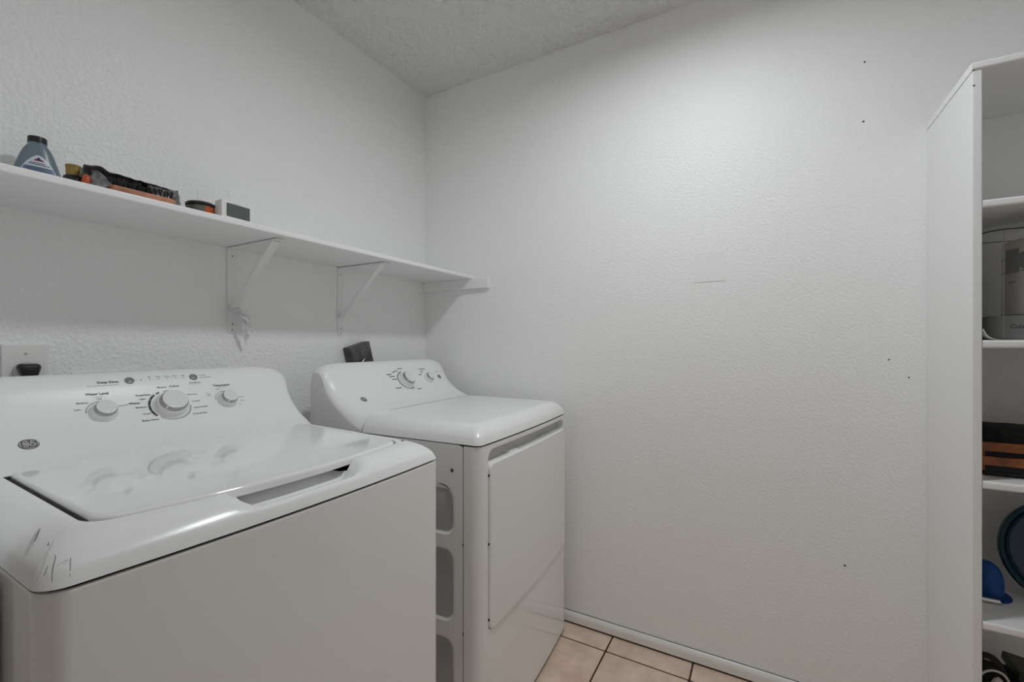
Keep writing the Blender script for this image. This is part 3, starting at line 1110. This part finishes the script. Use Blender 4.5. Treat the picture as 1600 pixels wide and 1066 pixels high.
# top panel
bm = bmesh.new()
og = cab_outline(DW, DBOW, .028, .685, .006)
loft(bm, [[(a, b, .882) for a, b in og], [(a, b, .8935) for a, b in og]], closed=True, cap0=True, cap1=True)
bm_obj('seam_shade', bm, M_gap, dryer, 30)  # black band paints the shade in the seam below the top panel
def d_ztop(x, y):
    return .9445 - .010 * max(0, (.45 - y))
d_in = outline_front(DW, 0, .018, .448, inset=.058, bow_in=.004, yf=.056)
outer, loops = top_strip(DW, DBOW, .020, d_ztop, .06, .06, .448, .8890, d_in)
bm = bmesh.new()
loops.append([(DW / 2 + (a - DW / 2) * .985, .448 + (b - .448) * .99, d_ztop(a, .448 + (b - .448) * .99)) for a, b, c in loops[-1]])
L = loft(bm, loops, closed=False, cap1=True)
bm_obj('top_panel', bm, M_plastic, dryer, 50)
control_panel(dryer, DW, .889)
bm = bmesh.new()
rows = []
for k in range(33):
    t = k / 32
    xx = .130 + .520 * t
    hw = .0016 * math.sin(PI * t) ** .5 + .00005
    yy = .4486
    rows.append([(xx, yy - hw, .9441), (xx, yy - hw * .6, .9449), (xx, yy + hw * .6, .9449), (xx, yy + hw, .9441)])
loft(bm, rows, closed=False)
bm_obj('seam_shade_line', bm, M_gap, dryer, 0)  # black strip laid on the joint, painting the shade of its gap
DK1, DK2, DKS = .3745, .5200, .182
knob(dryer, DK1, DKS, DW, .0335, .030, 'cycle_knob', ang=215)
knob(dryer, DK2, DKS, DW, .0225, .024, 'temperature_knob', ang=230)
lathe('button', [(.0105, -.002), (.0105, .0015), (.0095, .0026), (.006, .0034), (.001, .0037)], M_button, dryer, 28, face_frame(.6030, .184, DW))
bm = bmesh.new()
arc_on_face(bm, DK1, DKS, .0400, .0440, 95, 300, DW)
bm_obj('dial_arc', bm, M_ink, dryer, 0)
bm = bmesh.new()
for (x0, x1, s) in ((.283, .309, .2165), (.292, .322, .2060), (.300, .326, .1930), (.318, .334, .2250), (.334, .352, .2290), (.356, .384, .2390), (.290, .324, .1500), (.404, .432, .1330)):
    bar_on_face(bm, x0, x1, s - .0018, s + .0018, DW)
for a in (150, 172, 268, 284, 300, 316, 335):
    disc_on_face(bm, DK1 + .050 * math.cos(math.radians(a)), DKS + .050 * math.sin(math.radians(a)), .0014, DW)
bar_on_face(bm, .494, .508, .2155, .2190, DW)
bar_on_face(bm, .474, .490, .2020, .2060, DW)
text_on_face(bm, 'Temperature', .487, .2270, .0078, DW, .00012)
text_on_face(bm, 'Start', .5965, .2085, .0085, DW, .00004)
bm_obj('lettering', bm, M_ink, dryer, 0)['kind'] = 'stuff'
ge_badge(dryer, .0985, .1180, DW, .0122)
for (fx, fy) in ((.05, .07), (.640, .07), (.05, .63), (.640, .63)):
    lathe('foot', [(.018, 0), (.02, .003), (.02, .006), (.008, .008), (.008, .016)], M_black, dryer, 16, Matrix.Translation((fx, fy, 0)))
for (yy, zz) in ((-.0012, 0), ):
    pass

# ------------------------------------------------------------------ outlets on the back wall
ol = tag(empty('wall_outlet', (-1.4175, 0, 1.115)), 'square white outlet plate at the far left above the washer', 'outlet')
box('plate', -.0385, .0375, -.006, -.0004, -.058, .0557, M_timer, ol, .0022, 3)
lathe('receptacle', [(.0215, 0), (.0215, .0012), (.0205, .0018), (.001, .002)], M_timer, ol, 40, Matrix.Translation((0.0, -.0060, -.0095)) @ Matrix.Rotation(PI / 2, 4, 'X'))
lathe('receptacle_gap', [(.0223, 0), (.0223, .0003)], M_ink, ol, 40, Matrix.Translation((0.0, -.0060, -.0095)) @ Matrix.Rotation(PI / 2, 4, 'X'))
sc = lathe('screw', [(.0030, 0), (.0028, .0008), (.001, .0011)], M_screw, ol, 14, Matrix.Translation((0.0, -.006, .0330)) @ Matrix.Rotation(PI / 2, 4, 'X'))
plug = tag(empty('power_plug', (-1.4155, -.0082, 1.110)), 'black rubber power plug pushed into the white outlet plate', 'plug')
bm = bmesh.new()
lps = []
for (yy, hw, z0, z1, r) in ((.0, .0180, -.018, .0140, .008), (-.006, .0198, -.020, .0155, .009), (-.012, .0200, -.024, .0155, .009), (-.018, .0190, -.030, .0140, .009), (-.023, .0160, -.032, .0110, .007), (-.0262, .0110, -.032, .0070, .005)):
    lps.append([(a, yy, b) for a, b in rrect(-hw, hw, z0, z1, r, 5)])
loft(bm, lps, cap0=True, cap1=True)
for v in bm.verts:
    t = sstep(.004, -.016, v.co.z)
    v.co.x *= 1 - .42 * t
bm_obj('body', bm, M_black, plug, 50)
box('grip', -.0085, .0085, -.0278, -.0245, -.010, .003, M_black, plug, .0012)
tube('cord', spline([(0, -.014, -.026), (0, -.016, -.045), (.004, -.020, -.09), (.01, -.03, -.25), (.012, -.03, -.6)], 24), .0042, M_black, plug)

# grey dryer receptacle, hanging askew
db = tag(empty('dryer_outlet', (-.452, 0, 1.13)), 'crooked grey dryer outlet box showing behind the dryer', 'outlet')
db.rotation_euler = (0, math.radians(-15.5), 0)
bm = bmesh.new()
add_box(bm, -.0545, .0545, -.040, -.0004, -.055, .0430, .003, 2)
bm_obj('housing', bm, M_boxgrey, db)
box('face_plate', -.0515, .0530, -.0425, -.0395, -.054, .0415, M_boxgrey, db, .001)
for (sx, sz) in ((-.028, .021), (.028, .021)):
    lathe('screw', [(.0030, 0), (.0028, .001), (.001, .0014)], M_black, db, 12, Matrix.Translation((sx, -.0425, sz)) @ Matrix.Rotation(PI / 2, 4, 'X'))
dc = tag(empty('dryer_plug', (-.452, -.05, 1.10)), 'dark round dryer plug with a bright curved lead on the crooked grey outlet', 'plug')
add = bmesh.new()
lathe('plug_body', [(.030, 0), (.030, .006), (.026, .010), (.010, .012)], M_dgrey, dc, 28, Matrix.Translation((.012, .0065, -.020)) @ Matrix.Rotation(PI / 2, 4, 'X'))
bmx = bmesh.new()
add_tube(bmx, spline([(.004, -.007, .014), (-.010, -.010, .004), (-.014, -.010, -.012), (-.012, -.012, -.05), (-.01, -.012, -.2)], 22), [.0018] * 4 + [.0036] * 19, 8)
bm_obj('cord', bmx, M_silver, dc, 60)
add.free()

# flush access panel edge just above the washer's control panel
tag(box('access_panel', -1.3385, -1.20, -.0045, -.0004, .99, 1.1005, M_plate, None, .0012), 'flush painted access panel edge behind the washer controls', 'panel')

# ------------------------------------------------------------------ things on the wall shelf
def bottle():
    e = tag(empty('cleaner_bottle', (-1.414, -.070, ST)), 'blue-grey tapered cleaner bottle with black cap on the shelf', 'bottle')
    prof = [(0, .044), (.004, .0465), (.03, .0440), (.055, .0390), (.075, .0335), (.095, .0275), (.108, .0225), (.116, .0180), (.121, .0150), (.1235, .0140), (.128, .0140)]
    bm = bmesh.new()
    n = 40
    lps = []
    for z, a in prof:
        b = min(a, .0145 + .013 * (a - .014) / .032)
        lp = []
        for k in range(n):
            t = 2 * PI * k / n
            c, s = math.cos(t), math.sin(t)
            p = 2 / 2.6
            lp.append((a * math.copysign(abs(c) ** p, c), b * math.copysign(abs(s) ** p, s), z))
        lps.append(lp)
    loft(bm, lps, cap0=True, cap1=True)
    bm_obj('body', bm, M_bottle, e, 60)
    bm = bmesh.new()
    add_lathe(bm, [(.0150, .1240), (.0158, .1245), (.0158, .1360), (.0150, .1375), (.004, .1378)], 36)
    cap = bm_obj('cap', bm, M_black, e, 40)
    def fpt(x, z, lift):
        for (za, a0), (zb, a1) in zip(prof, prof[1:]):
            if za <= z <= zb:
                a = a0 + (a1 - a0) * (z - za) / (zb - za)
                break
        b = min(a, .0145 + .013 * (a - .014) / .032)
        u = min(.999, abs(x) / a)
        return (x, -b * (1 - u ** 2.6) ** (1 / 2.6) - lift, z)
    def patch(name, outline_half, m, lift, parent, nx=10):
        bm = bmesh.new()
        lps = []
        for z, x0, x1 in outline_half:
            lps.append([fpt(x0 + (x1 - x0) * k / nx, z, lift) for k in range(nx + 1)])
        loft(bm, lps, closed=False)
        return bm_obj(name, bm, m, parent, 60)
    lab = patch('label', [(.012, -.033, .033), (.040, -.031, .031), (.060, -.0265, .0265), (.074, -.0195, .0195), (.084, -.012, .012), (.090, -.006, .006), (.0925, -.002, .002)], M_blabel, .0006, e)
    patch('label_band', [(.012, -.032, .032), (.040, -.030, .030), (.062, -.0245, .0245), (.066, -.0225, .0225)], M_blabel2, .0010, lab)
    patch('logo', [(.079, -.0085, .0085), (.0805, -.0080, .0075)], M_red, .0011, lab, 4)
    patch('logo', [(.0808, -.0065, .0075), (.0828, -.0055, .0055)], M_navy, .0011, lab, 4)
    patch('logo', [(.0832, -.0040, .0035), (.0870, -.0005, .0005)], M_navy, .0011, lab, 4)
    for z, a, b, mm in ((.0735, -.014, .010, M_navy), (.0700, -.017, .0185, M_navy), (.0635, -.021, .021, M_navy), (.0610, -.023, .020, M_navy), (.0585, -.023, .023, M_navy), (.0560, -.018, .020, M_navy)):
        patch('print_line', [(z, a, b), (z + .0011, a, b)], mm, .0014, lab, 6)
    for (xa, xb) in ((-.024, -.014), (-.008, .006), (.012, .024)):
        patch('print_panel', [(.040, xa, xb), (.050, xa * .98, xb * .98)], M_blabel if xa < 0 and xb > 0 else M_navy if xa > 0 else M_blabel, .0014, lab, 4)
    e.rotation_euler = (0, 0, math.radians(-8))
bottle()

jar = tag(empty('spice_jar', (-1.390, -.200, ST)), 'small dark jar with a gold screw cap beside the bottle', 'jar')
lathe('body', [(.0165, 0), (.0185, .002), (.0185, .024), (.0165, .0315), (.0120, .0335)], M_black, jar, 32)
lathe('cap', [(.0120, .0335), (.0126, .0340), (.0126, .0520), (.0132, .0522), (.0134, .0560), (.0126, .0570), (.002, .0572)], M_gold, jar, 32)
ocap = tag(empty('orange_cap', (-1.3785, -.232, ST)), 'orange rounded plastic cap between gold-capped jar and brush', 'cap')
lathe('dome', [(.0075, 0), (.0080, .010), (.0080, .020), (.0072, .028), (.0050, .034), (.0020, .0365)], M_orange, ocap, 24)
lathe('rim', [(.0085, 0), (.0090, .003), (.0085, .006), (.0078, .0075)], M_orange, ocap, 24)

# scrubbing brush in its torn wrapper
br = tag(empty('scrub_brush', (-1.285, -.245, ST)), 'black bristle brush with an orange-brown wooden back on the shelf', 'brush')
bm = bmesh.new()
rb = rrect(-.068, .066, -.020, .030, .012, 5)
loft(bm, [[(a, b, .0) for a, b in rb], [(a, b, .0165) for a, b in rb], [(a * .985, b * .95, .0195) for a, b in rb]], cap0=True, cap1=True)
bm_obj('wood_back', bm, M_wood, br)
bm = bmesh.new()
for i in range(15):
    for j in range(5):
        cx = -.060 + .0082 * i + random.uniform(-.001, .001)
        cy = -.012 + .0085 * j
        hgt = .017 + random.uniform(-.003, .003)
        for k in range(5):
            dx, dy = random.uniform(-.002, .002), random.uniform(-.002, .002)
            lx, ly = random.uniform(-.004, .004), random.uniform(-.004, .002)
            add_tube(bm, [(cx + dx * .4, cy + dy * .4, .019), (cx + dx + lx, cy + dy + ly, .019 + hgt)], .0008, 4)
bo = bm_obj('bristles', bm, M_bristle, br, 0)
bo['kind'] = 'stuff'
wrp = tag(empty('torn_wrapper', (-1.285, -.245, ST)), 'crumpled dark grey torn wrapper folded round the bristle brush', 'wrapper')
def sheet(name, fn, nu, nv, m, parent, th=.0006):
    bm = bmesh.new()
    loft(bm, [[fn(i / nu, j / nv) for j in range(nv + 1)] for i in range(nu + 1)], closed=False)
    o = bm_obj(name, bm, m, parent, 28)
    md = o.modifiers.new('thick', 'SOLIDIFY')
    md.thickness = th
    return o
def cr(u, v, k, a):
    return a * mnoise.noise(Vector((u * k, v * k * .7, k)))
# back sheet standing behind the bristles with a rolled upper edge
def f_back(u, v):
    x = -.098 + .165 * u
    zt = .050 - .004 * u + .006 * math.exp(-((u - .12) / .08) ** 2)
    ang = v * 1.25
    z = zt * min(1, v * 1.35) if v < .74 else zt + .003 * math.sin((v - .74) * 12)
    y = .036 - .010 * v - (.030 * (v - .74) / .26 if v > .74 else 0) + cr(u, v, 9, .006)
    return (x + cr(u + 3, v, 7, .003), y, max(.0005, z + cr(u, v + 2, 11, .003)))
sheet('back_sheet', f_back, 40, 14, M_wrap, wrp)
# left end flap: a folded triangle
def f_flap(u, v):
    # from the left back corner down to the front
    A = Vector((-.098, .020, .001)); B = Vector((-.084, .012, .052)); Cc = Vector((-.062, -.030, .004)); Dd = Vector((-.088, -.026, .003))
    p = A.lerp(B, u).lerp(Dd.lerp(Cc + Vector((-.004, 0, .012)) * u, u), v)
    return (p.x + cr(u, v, 6, .003), p.y, max(.0008, p.z + .006 * math.sin(PI * v) * u))
sheet('end_flap', f_flap, 12, 12, M_wrap, wrp)
def f_right(u, v):
    x = .012 + .058 * u
    z = (.046 - .001 * u) * v
    y = -.022 + .014 * v + cr(u, v, 8, .006) + .014 * (1 - u) * v
    return (x, y, max(.0008, z + (.004 * math.sin(7 * u) * v)))
sheet('front_flap', f_right, 16, 12, M_wrap, wrp)

tin = tag(empty('polish_tin', (-1.149, -.22, ST)), 'low dark tin with orange band and black domed lid', 'tin')
lathe('body', [(.030, 0), (.0325, .002), (.0325, .028), (.031, .030)], M_dgrey, tin, 36)
def tin_label(a0, a1, m):
    bm = bmesh.new()
    loft(bm, [[((.0329) * math.cos(math.radians(a0 + (a1 - a0) * k / 16)), .0329 * math.sin(math.radians(a0 + (a1 - a0) * k / 16)), z) for k in range(17)] for z in (.010, .018, .0265)], closed=False)
    bm_obj('label_band', bm, m, tin, 60)
tin_label(-100, 20, M_orange)
tin_label(-210, -101, M_tinlabel)
lathe('lid', [(.0330, .0295), (.0338, .0300), (.0338, .0355), (.030, .0385), (.022, .0405), (.008, .0425), (.001, .0428)], M_black, tin, 36)

gl = tag(empty('glass_tumbler', (-1.065, -.115, ST)), 'clear short glass tumbler behind the white timer', 'glass')
bm = bmesh.new()
add_lathe(bm, [(.030, 0), (.036, .001), (.038, .006), (.0415, .116), (.0405, .1175), (.0393, .116), (.0358, .010), (.030, .006), (.002, .006)], 48, close_top=True)
bm_obj('tumbler', bm, M_glass, gl, 50)

tm = tag(empty('digital_timer', (-1.087, -.268, ST), math.radians(4)), 'small white digital timer with a grey screen at the shelf edge', 'timer')
bm = bmesh.new()
lps = [[(a, -.004, b) for a, b in rrect(-.0405, .0425, .0, .0505, .004, 4)], [(a, -.0022 - .004, b) for a, b in rrect(-.039, .041, .0012, .049, .004, 4)]]
loft(bm, [[(a, .024, b) for a, b in rrect(-.0395, .0415, .0, .0490, .004, 4)]] + lps, cap0=True, cap1=True)
bm_obj('case', bm, M_timer, tm)
box('screen', -.0265, .0340, -.0068, -.0058, .0095, .0415, M_lcd, tm)
bm = bmesh.new()
for a, b, c, d in ((-.0278, .0353, .0415, .0428), (-.0278, .0353, .0082, .0095), (-.0278, -.0265, .0095, .0415), (.0340, .0353, .0095, .0415)):
    add_box(bm, a, b, -.0068, -.0058, c, d)
bm_obj('screen_frame', bm, M_dgrey, tm, 0)
box('brand_mark', -.010, .012, -.0064, -.0060, .0450, .0458, M_inkpale, tm)

# ------------------------------------------------------------------ things in the pantry
PY = -1.9495         # inner face of the near side panel
# shelf 2: food processor under a clear cover
fp = tag(empty('food_processor', (-.205, -2.09, 1.1818)), 'stainless kitchen appliance with dark grey lettered base on the second pantry shelf', 'appliance')
bm = bmesh.new()
rb = rrect(-.055, .095, -.125, .108, .018, 5)
loft(bm, [[(a * .98, b * .98, .0) for a, b in rb], [(a, b, .004) for a, b in rb], [(a, b, .050) for a, b in rb], [(a * .97, b * .97, .057) for a, b in rb]], cap0=True, cap1=True)
bm_obj('base', bm, M_fpbase, fp)
bm = bmesh.new()
vs, fs = text_polys('Cuisinart', .0140, .0005)
bv = [bm.verts.new((-.0556, .0745 - v[0], .0265 + v[1])) for v in vs]
for f in fs:
    bm.faces.new([bv[i] for i in f])
bm_obj('lettering', bm, M_black, fp, 0)
FC = (.035, -.015)
FC = (.018, -.015)
mt = Matrix.Translation((FC[0], FC[1], 0))
body = lathe('steel_body', [(.0735, .054), (.0755, .057), (.0750, .070), (.0742, .150), (.0742, .236), (.072, .242), (.066, .245)], M_steel, fp, 48, mt)
def ring_band(z0, z1, m, lift=.0012):
    lathe('dark_ring', [(.0744, z0), (.0744 + lift, z0 + .0006), (.0744 + lift, z1 - .0006), (.0744, z1)], m, body, 48, mt, close_top=False, close_bot=False)
ring_band(.1985, .2012, M_black)
ring_band(.1655, .1680, M_black)
ring_band(.0540, .0620, M_black, .0025)
def arc_panel(a0, a1, z0, z1, rr, m, name, th=.0025):
    bm = bmesh.new()
    n = 10
    out = []
    for k in range(n + 1):
        a = math.radians(a0 + (a1 - a0) * k / n)
        out.append([(FC[0] + r_ * math.cos(a), FC[1] + r_ * math.sin(a), z) for r_, z in ((rr, z0), (rr + th, z0 + .001), (rr + th, z1 - .001), (rr, z1))])
    loft(bm, out, closed=True, cap0=True, cap1=True)
    bm_obj(name, bm, m, body)
arc_panel(100, 122, .163, .222, .0743, M_dgrey, 'control_strip')
arc_panel(104, 116, .1395, .1425, .0743, M_black, 'print_mark', .0006)
aa = math.radians(141)
lathe('dial', [(.024, 0), (.024, .008), (.020, .012), (.002, .013)], M_black, body, 28, Matrix.Translation((FC[0] + .073 * math.cos(aa), FC[1] + .073 * math.sin(aa), .190)) @ Matrix.Rotation(aa, 4, 'Z') @ Matrix.Rotation(PI / 2, 4, 'Y'))
cv = tag(empty('clear_cover', (-.19, -2.085, 1.1818)), 'tall clear plastic cover standing round the steel appliance', 'cover')
bm = bmesh.new()
ro = rrect(-.082, .092, -.145, .108, .030, 6)
ri = rrect(-.0795, .1155, -.1425, .1055, .028, 6)
loft(bm, [[(a, b, .001) for a, b in ro], [(a, b, .262) for a, b in ro], [(a * .97, b * .97, .272) for a, b in ro]], cap1=True)
bm_obj('shell', bm, M_clear, cv, 40)
tube('edge_bead', [(-.0822, .0835, .004), (-.0822, .0835, .13), (-.0822, .0835, 0.256)], .0006, M_edge, cv, 6)
bm = bmesh.new()
rr1 = rrect(-.083, .093, -.146, .109, .031, 6)
loft(bm, [[(a, b, .2600) for a, b in rr1], [(a * 1.004, b * 1.004, .261) for a, b in rr1], [(a, b, .2625) for a, b in rr1]])
bm_obj('rim', bm, M_blackm, cv, 40)
dpk = tag(empty('dark_attachment', (-.048, -1.998, 1.180)), 'dark rounded appliance attachment at the back of second pantry shelf', 'attachment')
lathe('bowl', [(.028, 0), (.034, .004), (.036, .03), (.034, .056), (.026, .068), (.010, .074)], M_dgrey, dpk, 28)
lathe('stem', [(.009, .070), (.009, .118), (.007, .124)], M_recess, dpk, 20)

# curled liner on shelf 2
ln = tag(empty('shelf_liner', (-.32, -1.951, 1.1803)), 'thin white liner curling up at the second pantry shelf corner', 'liner')
def f_liner(u, v):
    y = -.0006 - .30 * u ** 2
    z = .0275 * math.exp(-((-y) / .0075)) + .0006
    return (-.004 + .10 * v, y, z + .0004 * math.sin(40 * y))
sheet('sheet', f_liner, 60, 4, M_pantry, ln, .0008)

# shelf 3: slatted wooden crate with a black bag inside
crate = tag(empty('wooden_crate', (-.16, -2.1915, .853)), 'brown slatted wooden crate on the third pantry shelf', 'crate')
for zz in (.027, .061):
    box('slat', -.112, -.104, -.235, .238, zz, zz + .021, M_brown, crate, .0015)
    box('slat', .104, .112, -.235, .238, zz, zz + .021, M_brown, crate, .0015)
    box('slat', -.104, .104, .230, .238, zz, zz + .021, M_brown, crate, .0015)
    box('slat', -.104, .104, -.235, -.227, zz, zz + .021, M_brown, crate, .0015)
for sx in (-1, 1):
    for sy in (-.222, .225):
        box('corner_post', sx * .098 - .006, sx * .098 + .006, sy - .006, sy + .006, .0, .080, M_brown, crate, .001)
box('bottom_board', -.104, .104, -.227, .230, .004, .012, M_blackm, crate)
box('liner', -.1035, .1035, -.2265, .2295, .0125, .066, M_blackm, crate)
bag = tag(empty('black_bag', (-.16, -2.20, .9195)), 'folded black bag lying in the wooden crate', 'bag')
def f_bag(u, v):
    x = -.085 + .17 * v
    y = .222 - .40 * u
    s = math.sin(PI * v) ** .18
    z = .001 + (.048 - .006 * u) * s * sstep(0, .05, u + .004) + cr(u * 2, v, 6, .004) * s
    return (x, y, max(.0006, z))
bm = bmesh.new()
loft(bm, [[f_bag(i / 24, j / 12) for j in range(13)] for i in range(25)], closed=False)
loft(bm, [[(f_bag(i / 24, j / 12)[0], f_bag(i / 24, j / 12)[1], .0004) for j in range(13)] for i in range(25)], closed=False)
bm_obj('cloth', bm, M_blackm, bag, 60)
def f_tab(u, v):
    return (-.086 + .006 * v, .20 - .10 * u, .004 + (.040 - .003 * u) * v)
sheet('flap', f_tab, 8, 4, M_blackm, bag, .002)

# shelf 4: dark teal oval dish on edge, blue cap, metal tube
dish = tag(empty('oval_dish', (-.150, -2.155, .526)), 'large dark teal oval dish leaning upright on the fourth pantry shelf', 'dish')
bm = bmesh.new()
lps = []
n = 48
for (sc_, dx) in ((.985, .020), (1.0, .012), (1.0, .004), (.97, -.001), (.93, .002), (.88, .014), (.76, .030), (.5, .036), (.12, .038)):
    lps.append([(dx, .122 * sc_ * math.cos(2 * PI * k / n), .1300 + .1300 * sc_ * math.sin(2 * PI * k / n)) for k in range(n)])
back = [(dx + .003, y_, z_) for (dx, y_, z_) in lps[-1]]
L = loft(bm, lps, cap1=True)
bk = []
for (sc_, dx) in ((.985, .020), (.90, .022), (.77, .036), (.5, .042), (.12, .044)):
    bk.append([(dx, .122 * sc_ * math.cos(2 * PI * k / n), .1300 + .1300 * sc_ * math.sin(2 * PI * k / n)) for k in range(n)])
loft(bm, bk, cap1=True)
bmesh.ops.remove_doubles(bm, verts=bm.verts, dist=.0003)
bm_obj('bowl', bm, M_teal, dish, 50)
bm = bmesh.new()
lps = []
for (sc_, dx) in ((.86, .0135), (.76, .0290), (.5, .0350), (.12, .0370)):
    lps.append([(dx, .122 * sc_ * math.cos(2 * PI * k / n), .1300 + .1300 * sc_ * math.sin(2 * PI * k / n)) for k in range(n)])
loft(bm, lps, cap1=True)
bm_obj('inner_glaze', bm, M_teal2, dish, 50)
dish.rotation_euler = (0, math.radians(8), 0)
dish.location = (-.172, -2.155, .5262)

capo = tag(empty('blue_cap', (-.155, -2.008, .526)), 'small bright blue cloth cap beside the dark teal dish', 'cap')
bm = bmesh.new()
lps = []
n = 32
for (z, r) in ((0, .0400), (.02, .0405), (.045, .0395), (.062, .036), (.075, .029), (.084, .018), (.088, .005)):
    r *= .94
    z *= .95
    lps.append([(r * 1.05 * math.cos(2 * PI * k / n) * (1 + .03 * math.sin(5 * k * 2 * PI / n)), r * .85 * math.sin(2 * PI * k / n), z) for k in range(n)])
loft(bm, lps, cap0=True, cap1=True)
bm_obj('crown', bm, M_blue, capo, 60)
bm = bmesh.new()
lps = []
for t in range(9):
    a = math.radians(200 + 140 * t / 8)
    lps.append([(r * math.cos(a) * 1.05, r * math.sin(a) * .95 - (.0), z) for r, z in ((.032, .004), (.049, .002), (.049, .0005), (.032, .001))])
loft(bm, lps, cap0=True, cap1=True)
bm_obj('brim', bm, M_blue, capo, 50)
rod = tag(tube('metal_tube', [(0, .030, .0062), (0, 0, .0062), (.0, -.031, .0062)], .006, M_silver, None, 16), 'short silver metal tube in front of the blue cap', 'tube')
rod.location = (-.212, -1.984, .526)

# shelf 5: black adapters and white cable
ad = tag(empty('power_adapter', (-.16, -2.055, .200)), 'black power adapter block on the lowest visible pantry shelf', 'adapter')
bm = bmesh.new()
add_box(bm, -.04, .05, -.050, .055, .0, .132, .005, 2)
bm_obj('block', bm, M_blackm, ad)
box('vent_strip', -.0412, -.0396, -.030, .030, .085, .089, M_dgrey, ad)
box('vent_strip', -.0412, -.0396, -.030, .030, .095, .099, M_dgrey, ad)
bm = bmesh.new()
add_box(bm, -.045, .050, -.085, .045, .118, .140, .004, 2)
ad2 = tag(empty('black_case', (-.16, -2.060, .217)), 'flat black case lying across the adapter block', 'case')
o = bm_obj('shell', bm, M_black, ad2)
o.rotation_euler = (math.radians(8), 0, 0)
o.location = (0, -.017, .005)
box('latch', -.0475, -.0445, -.04, -.02, .126, .133, M_dgrey, ad2)
cb2 = tag(empty('cable_coil', (-.215, -2.005, .200)), 'tangled white and black cables in front of the adapter', 'cable')
tube('white_loop', spline([(.0, .045, .05), (-.01, .03, .105), (-.012, .010, .122), (-.014, -.012, .120), (-.012, -.024, .100), (-.008, -.016, .080), (-.012, .012, .074), (-.016, .03, .085), (-.018, .02, .06), (-.018, -.02, .0785), (-.014, -.045, .078), (-.008, -.066, .066), (0, -.08, .03), (0.0, -.085, .0035)], 90), .0022, M_cable, cb2)
tube('white_loop', spline([(-.006, .036, .0035), (-.014, .034, .06), (-.016, .022, .095), (-.018, .006, .100), (-.02, -.006, .088), (-.018, .01, .06), (-.012, .03, .04), (-.01, -.03, .02), (-.006, -.06, .0035)], 60), .0020, M_cable, cb2)
cb2.scale = (1, 1, 1.36)
lathe('cable_plug', [(.006, 0), (.0085, .004), (.0085, .022), (.005, .030)], M_cable, cb2, 16, Matrix.Translation((-.012, .010, .086)) @ Matrix.Rotation(.6, 4, 'X'))
tube('black_loop', spline([(.004, .045, .004), (.0, .042, .09), (.0, .030, .135), (0, .008, .142), (0, -.012, .125), (.004, -.02, .08), (.004, .0, .05)], 50), .006, M_blackm, cb2)

# ------------------------------------------------------------------ scuffs (last: they lie on the washer's cover)
def fine(pts, n=10):
    return [(p.x, p.y) for p in spline([(a, b, 0) for a, b in pts], n)]
scuff(fine([(.0330, .1400), (.0290, .1310), (.0256, .1232), (.0194, .1111), (.0110, .0984)], 14), .0032, M_scuffL)
scuff(fine([(.0320, .1365), (.0285, .1290), (.0256, .1220), (.0215, .1135)], 10), .0011, M_scuff)
scuff(fine([(.0290, .1350), (.0250, .1255), (.0200, .1165)], 8), .0008, M_scuff)
scuff(fine([(.0268, .0850), (.0245, .0779)], 4), .0010, M_scuff)
scuff(fine([(.0236, .0723), (.0169, .0565), (.0106, .0439), (.0051, .0381)], 14), .0007, M_scuffL)
scuff(fine([(.0330, .0900), (.0250, .0720), (.0150, .0580)], 10), .0006, M_scuffL)
scuff(fine([(.0230, .0517), (.0227, .0466), (.0182, .0364), (.0157, .0300), (.0138, .0237)], 18), .0008, M_scuff)
scuff(fine([(.0150, .0420), (.0138, .0398), (.0112, .0357), (.0099, .0336)], 8), .0007, M_scuff)
scuff(fine([(.0323, .0347), (.0303, .0283), (.0271, .0179)], 14), .0007, M_scuff)
scuff(fine([(.0187, .0335), (.0234, .0340), (.0265, .0335), (.0297, .0333)], 10), .0007, M_scuffL)
scuff(fine([(.0255, .0338), (.0297, .0335)], 5), .0008, M_scuff)
scuff(fine([(.0249, .0314), (.0283, .0300)], 5), .0005, M_scuffL)
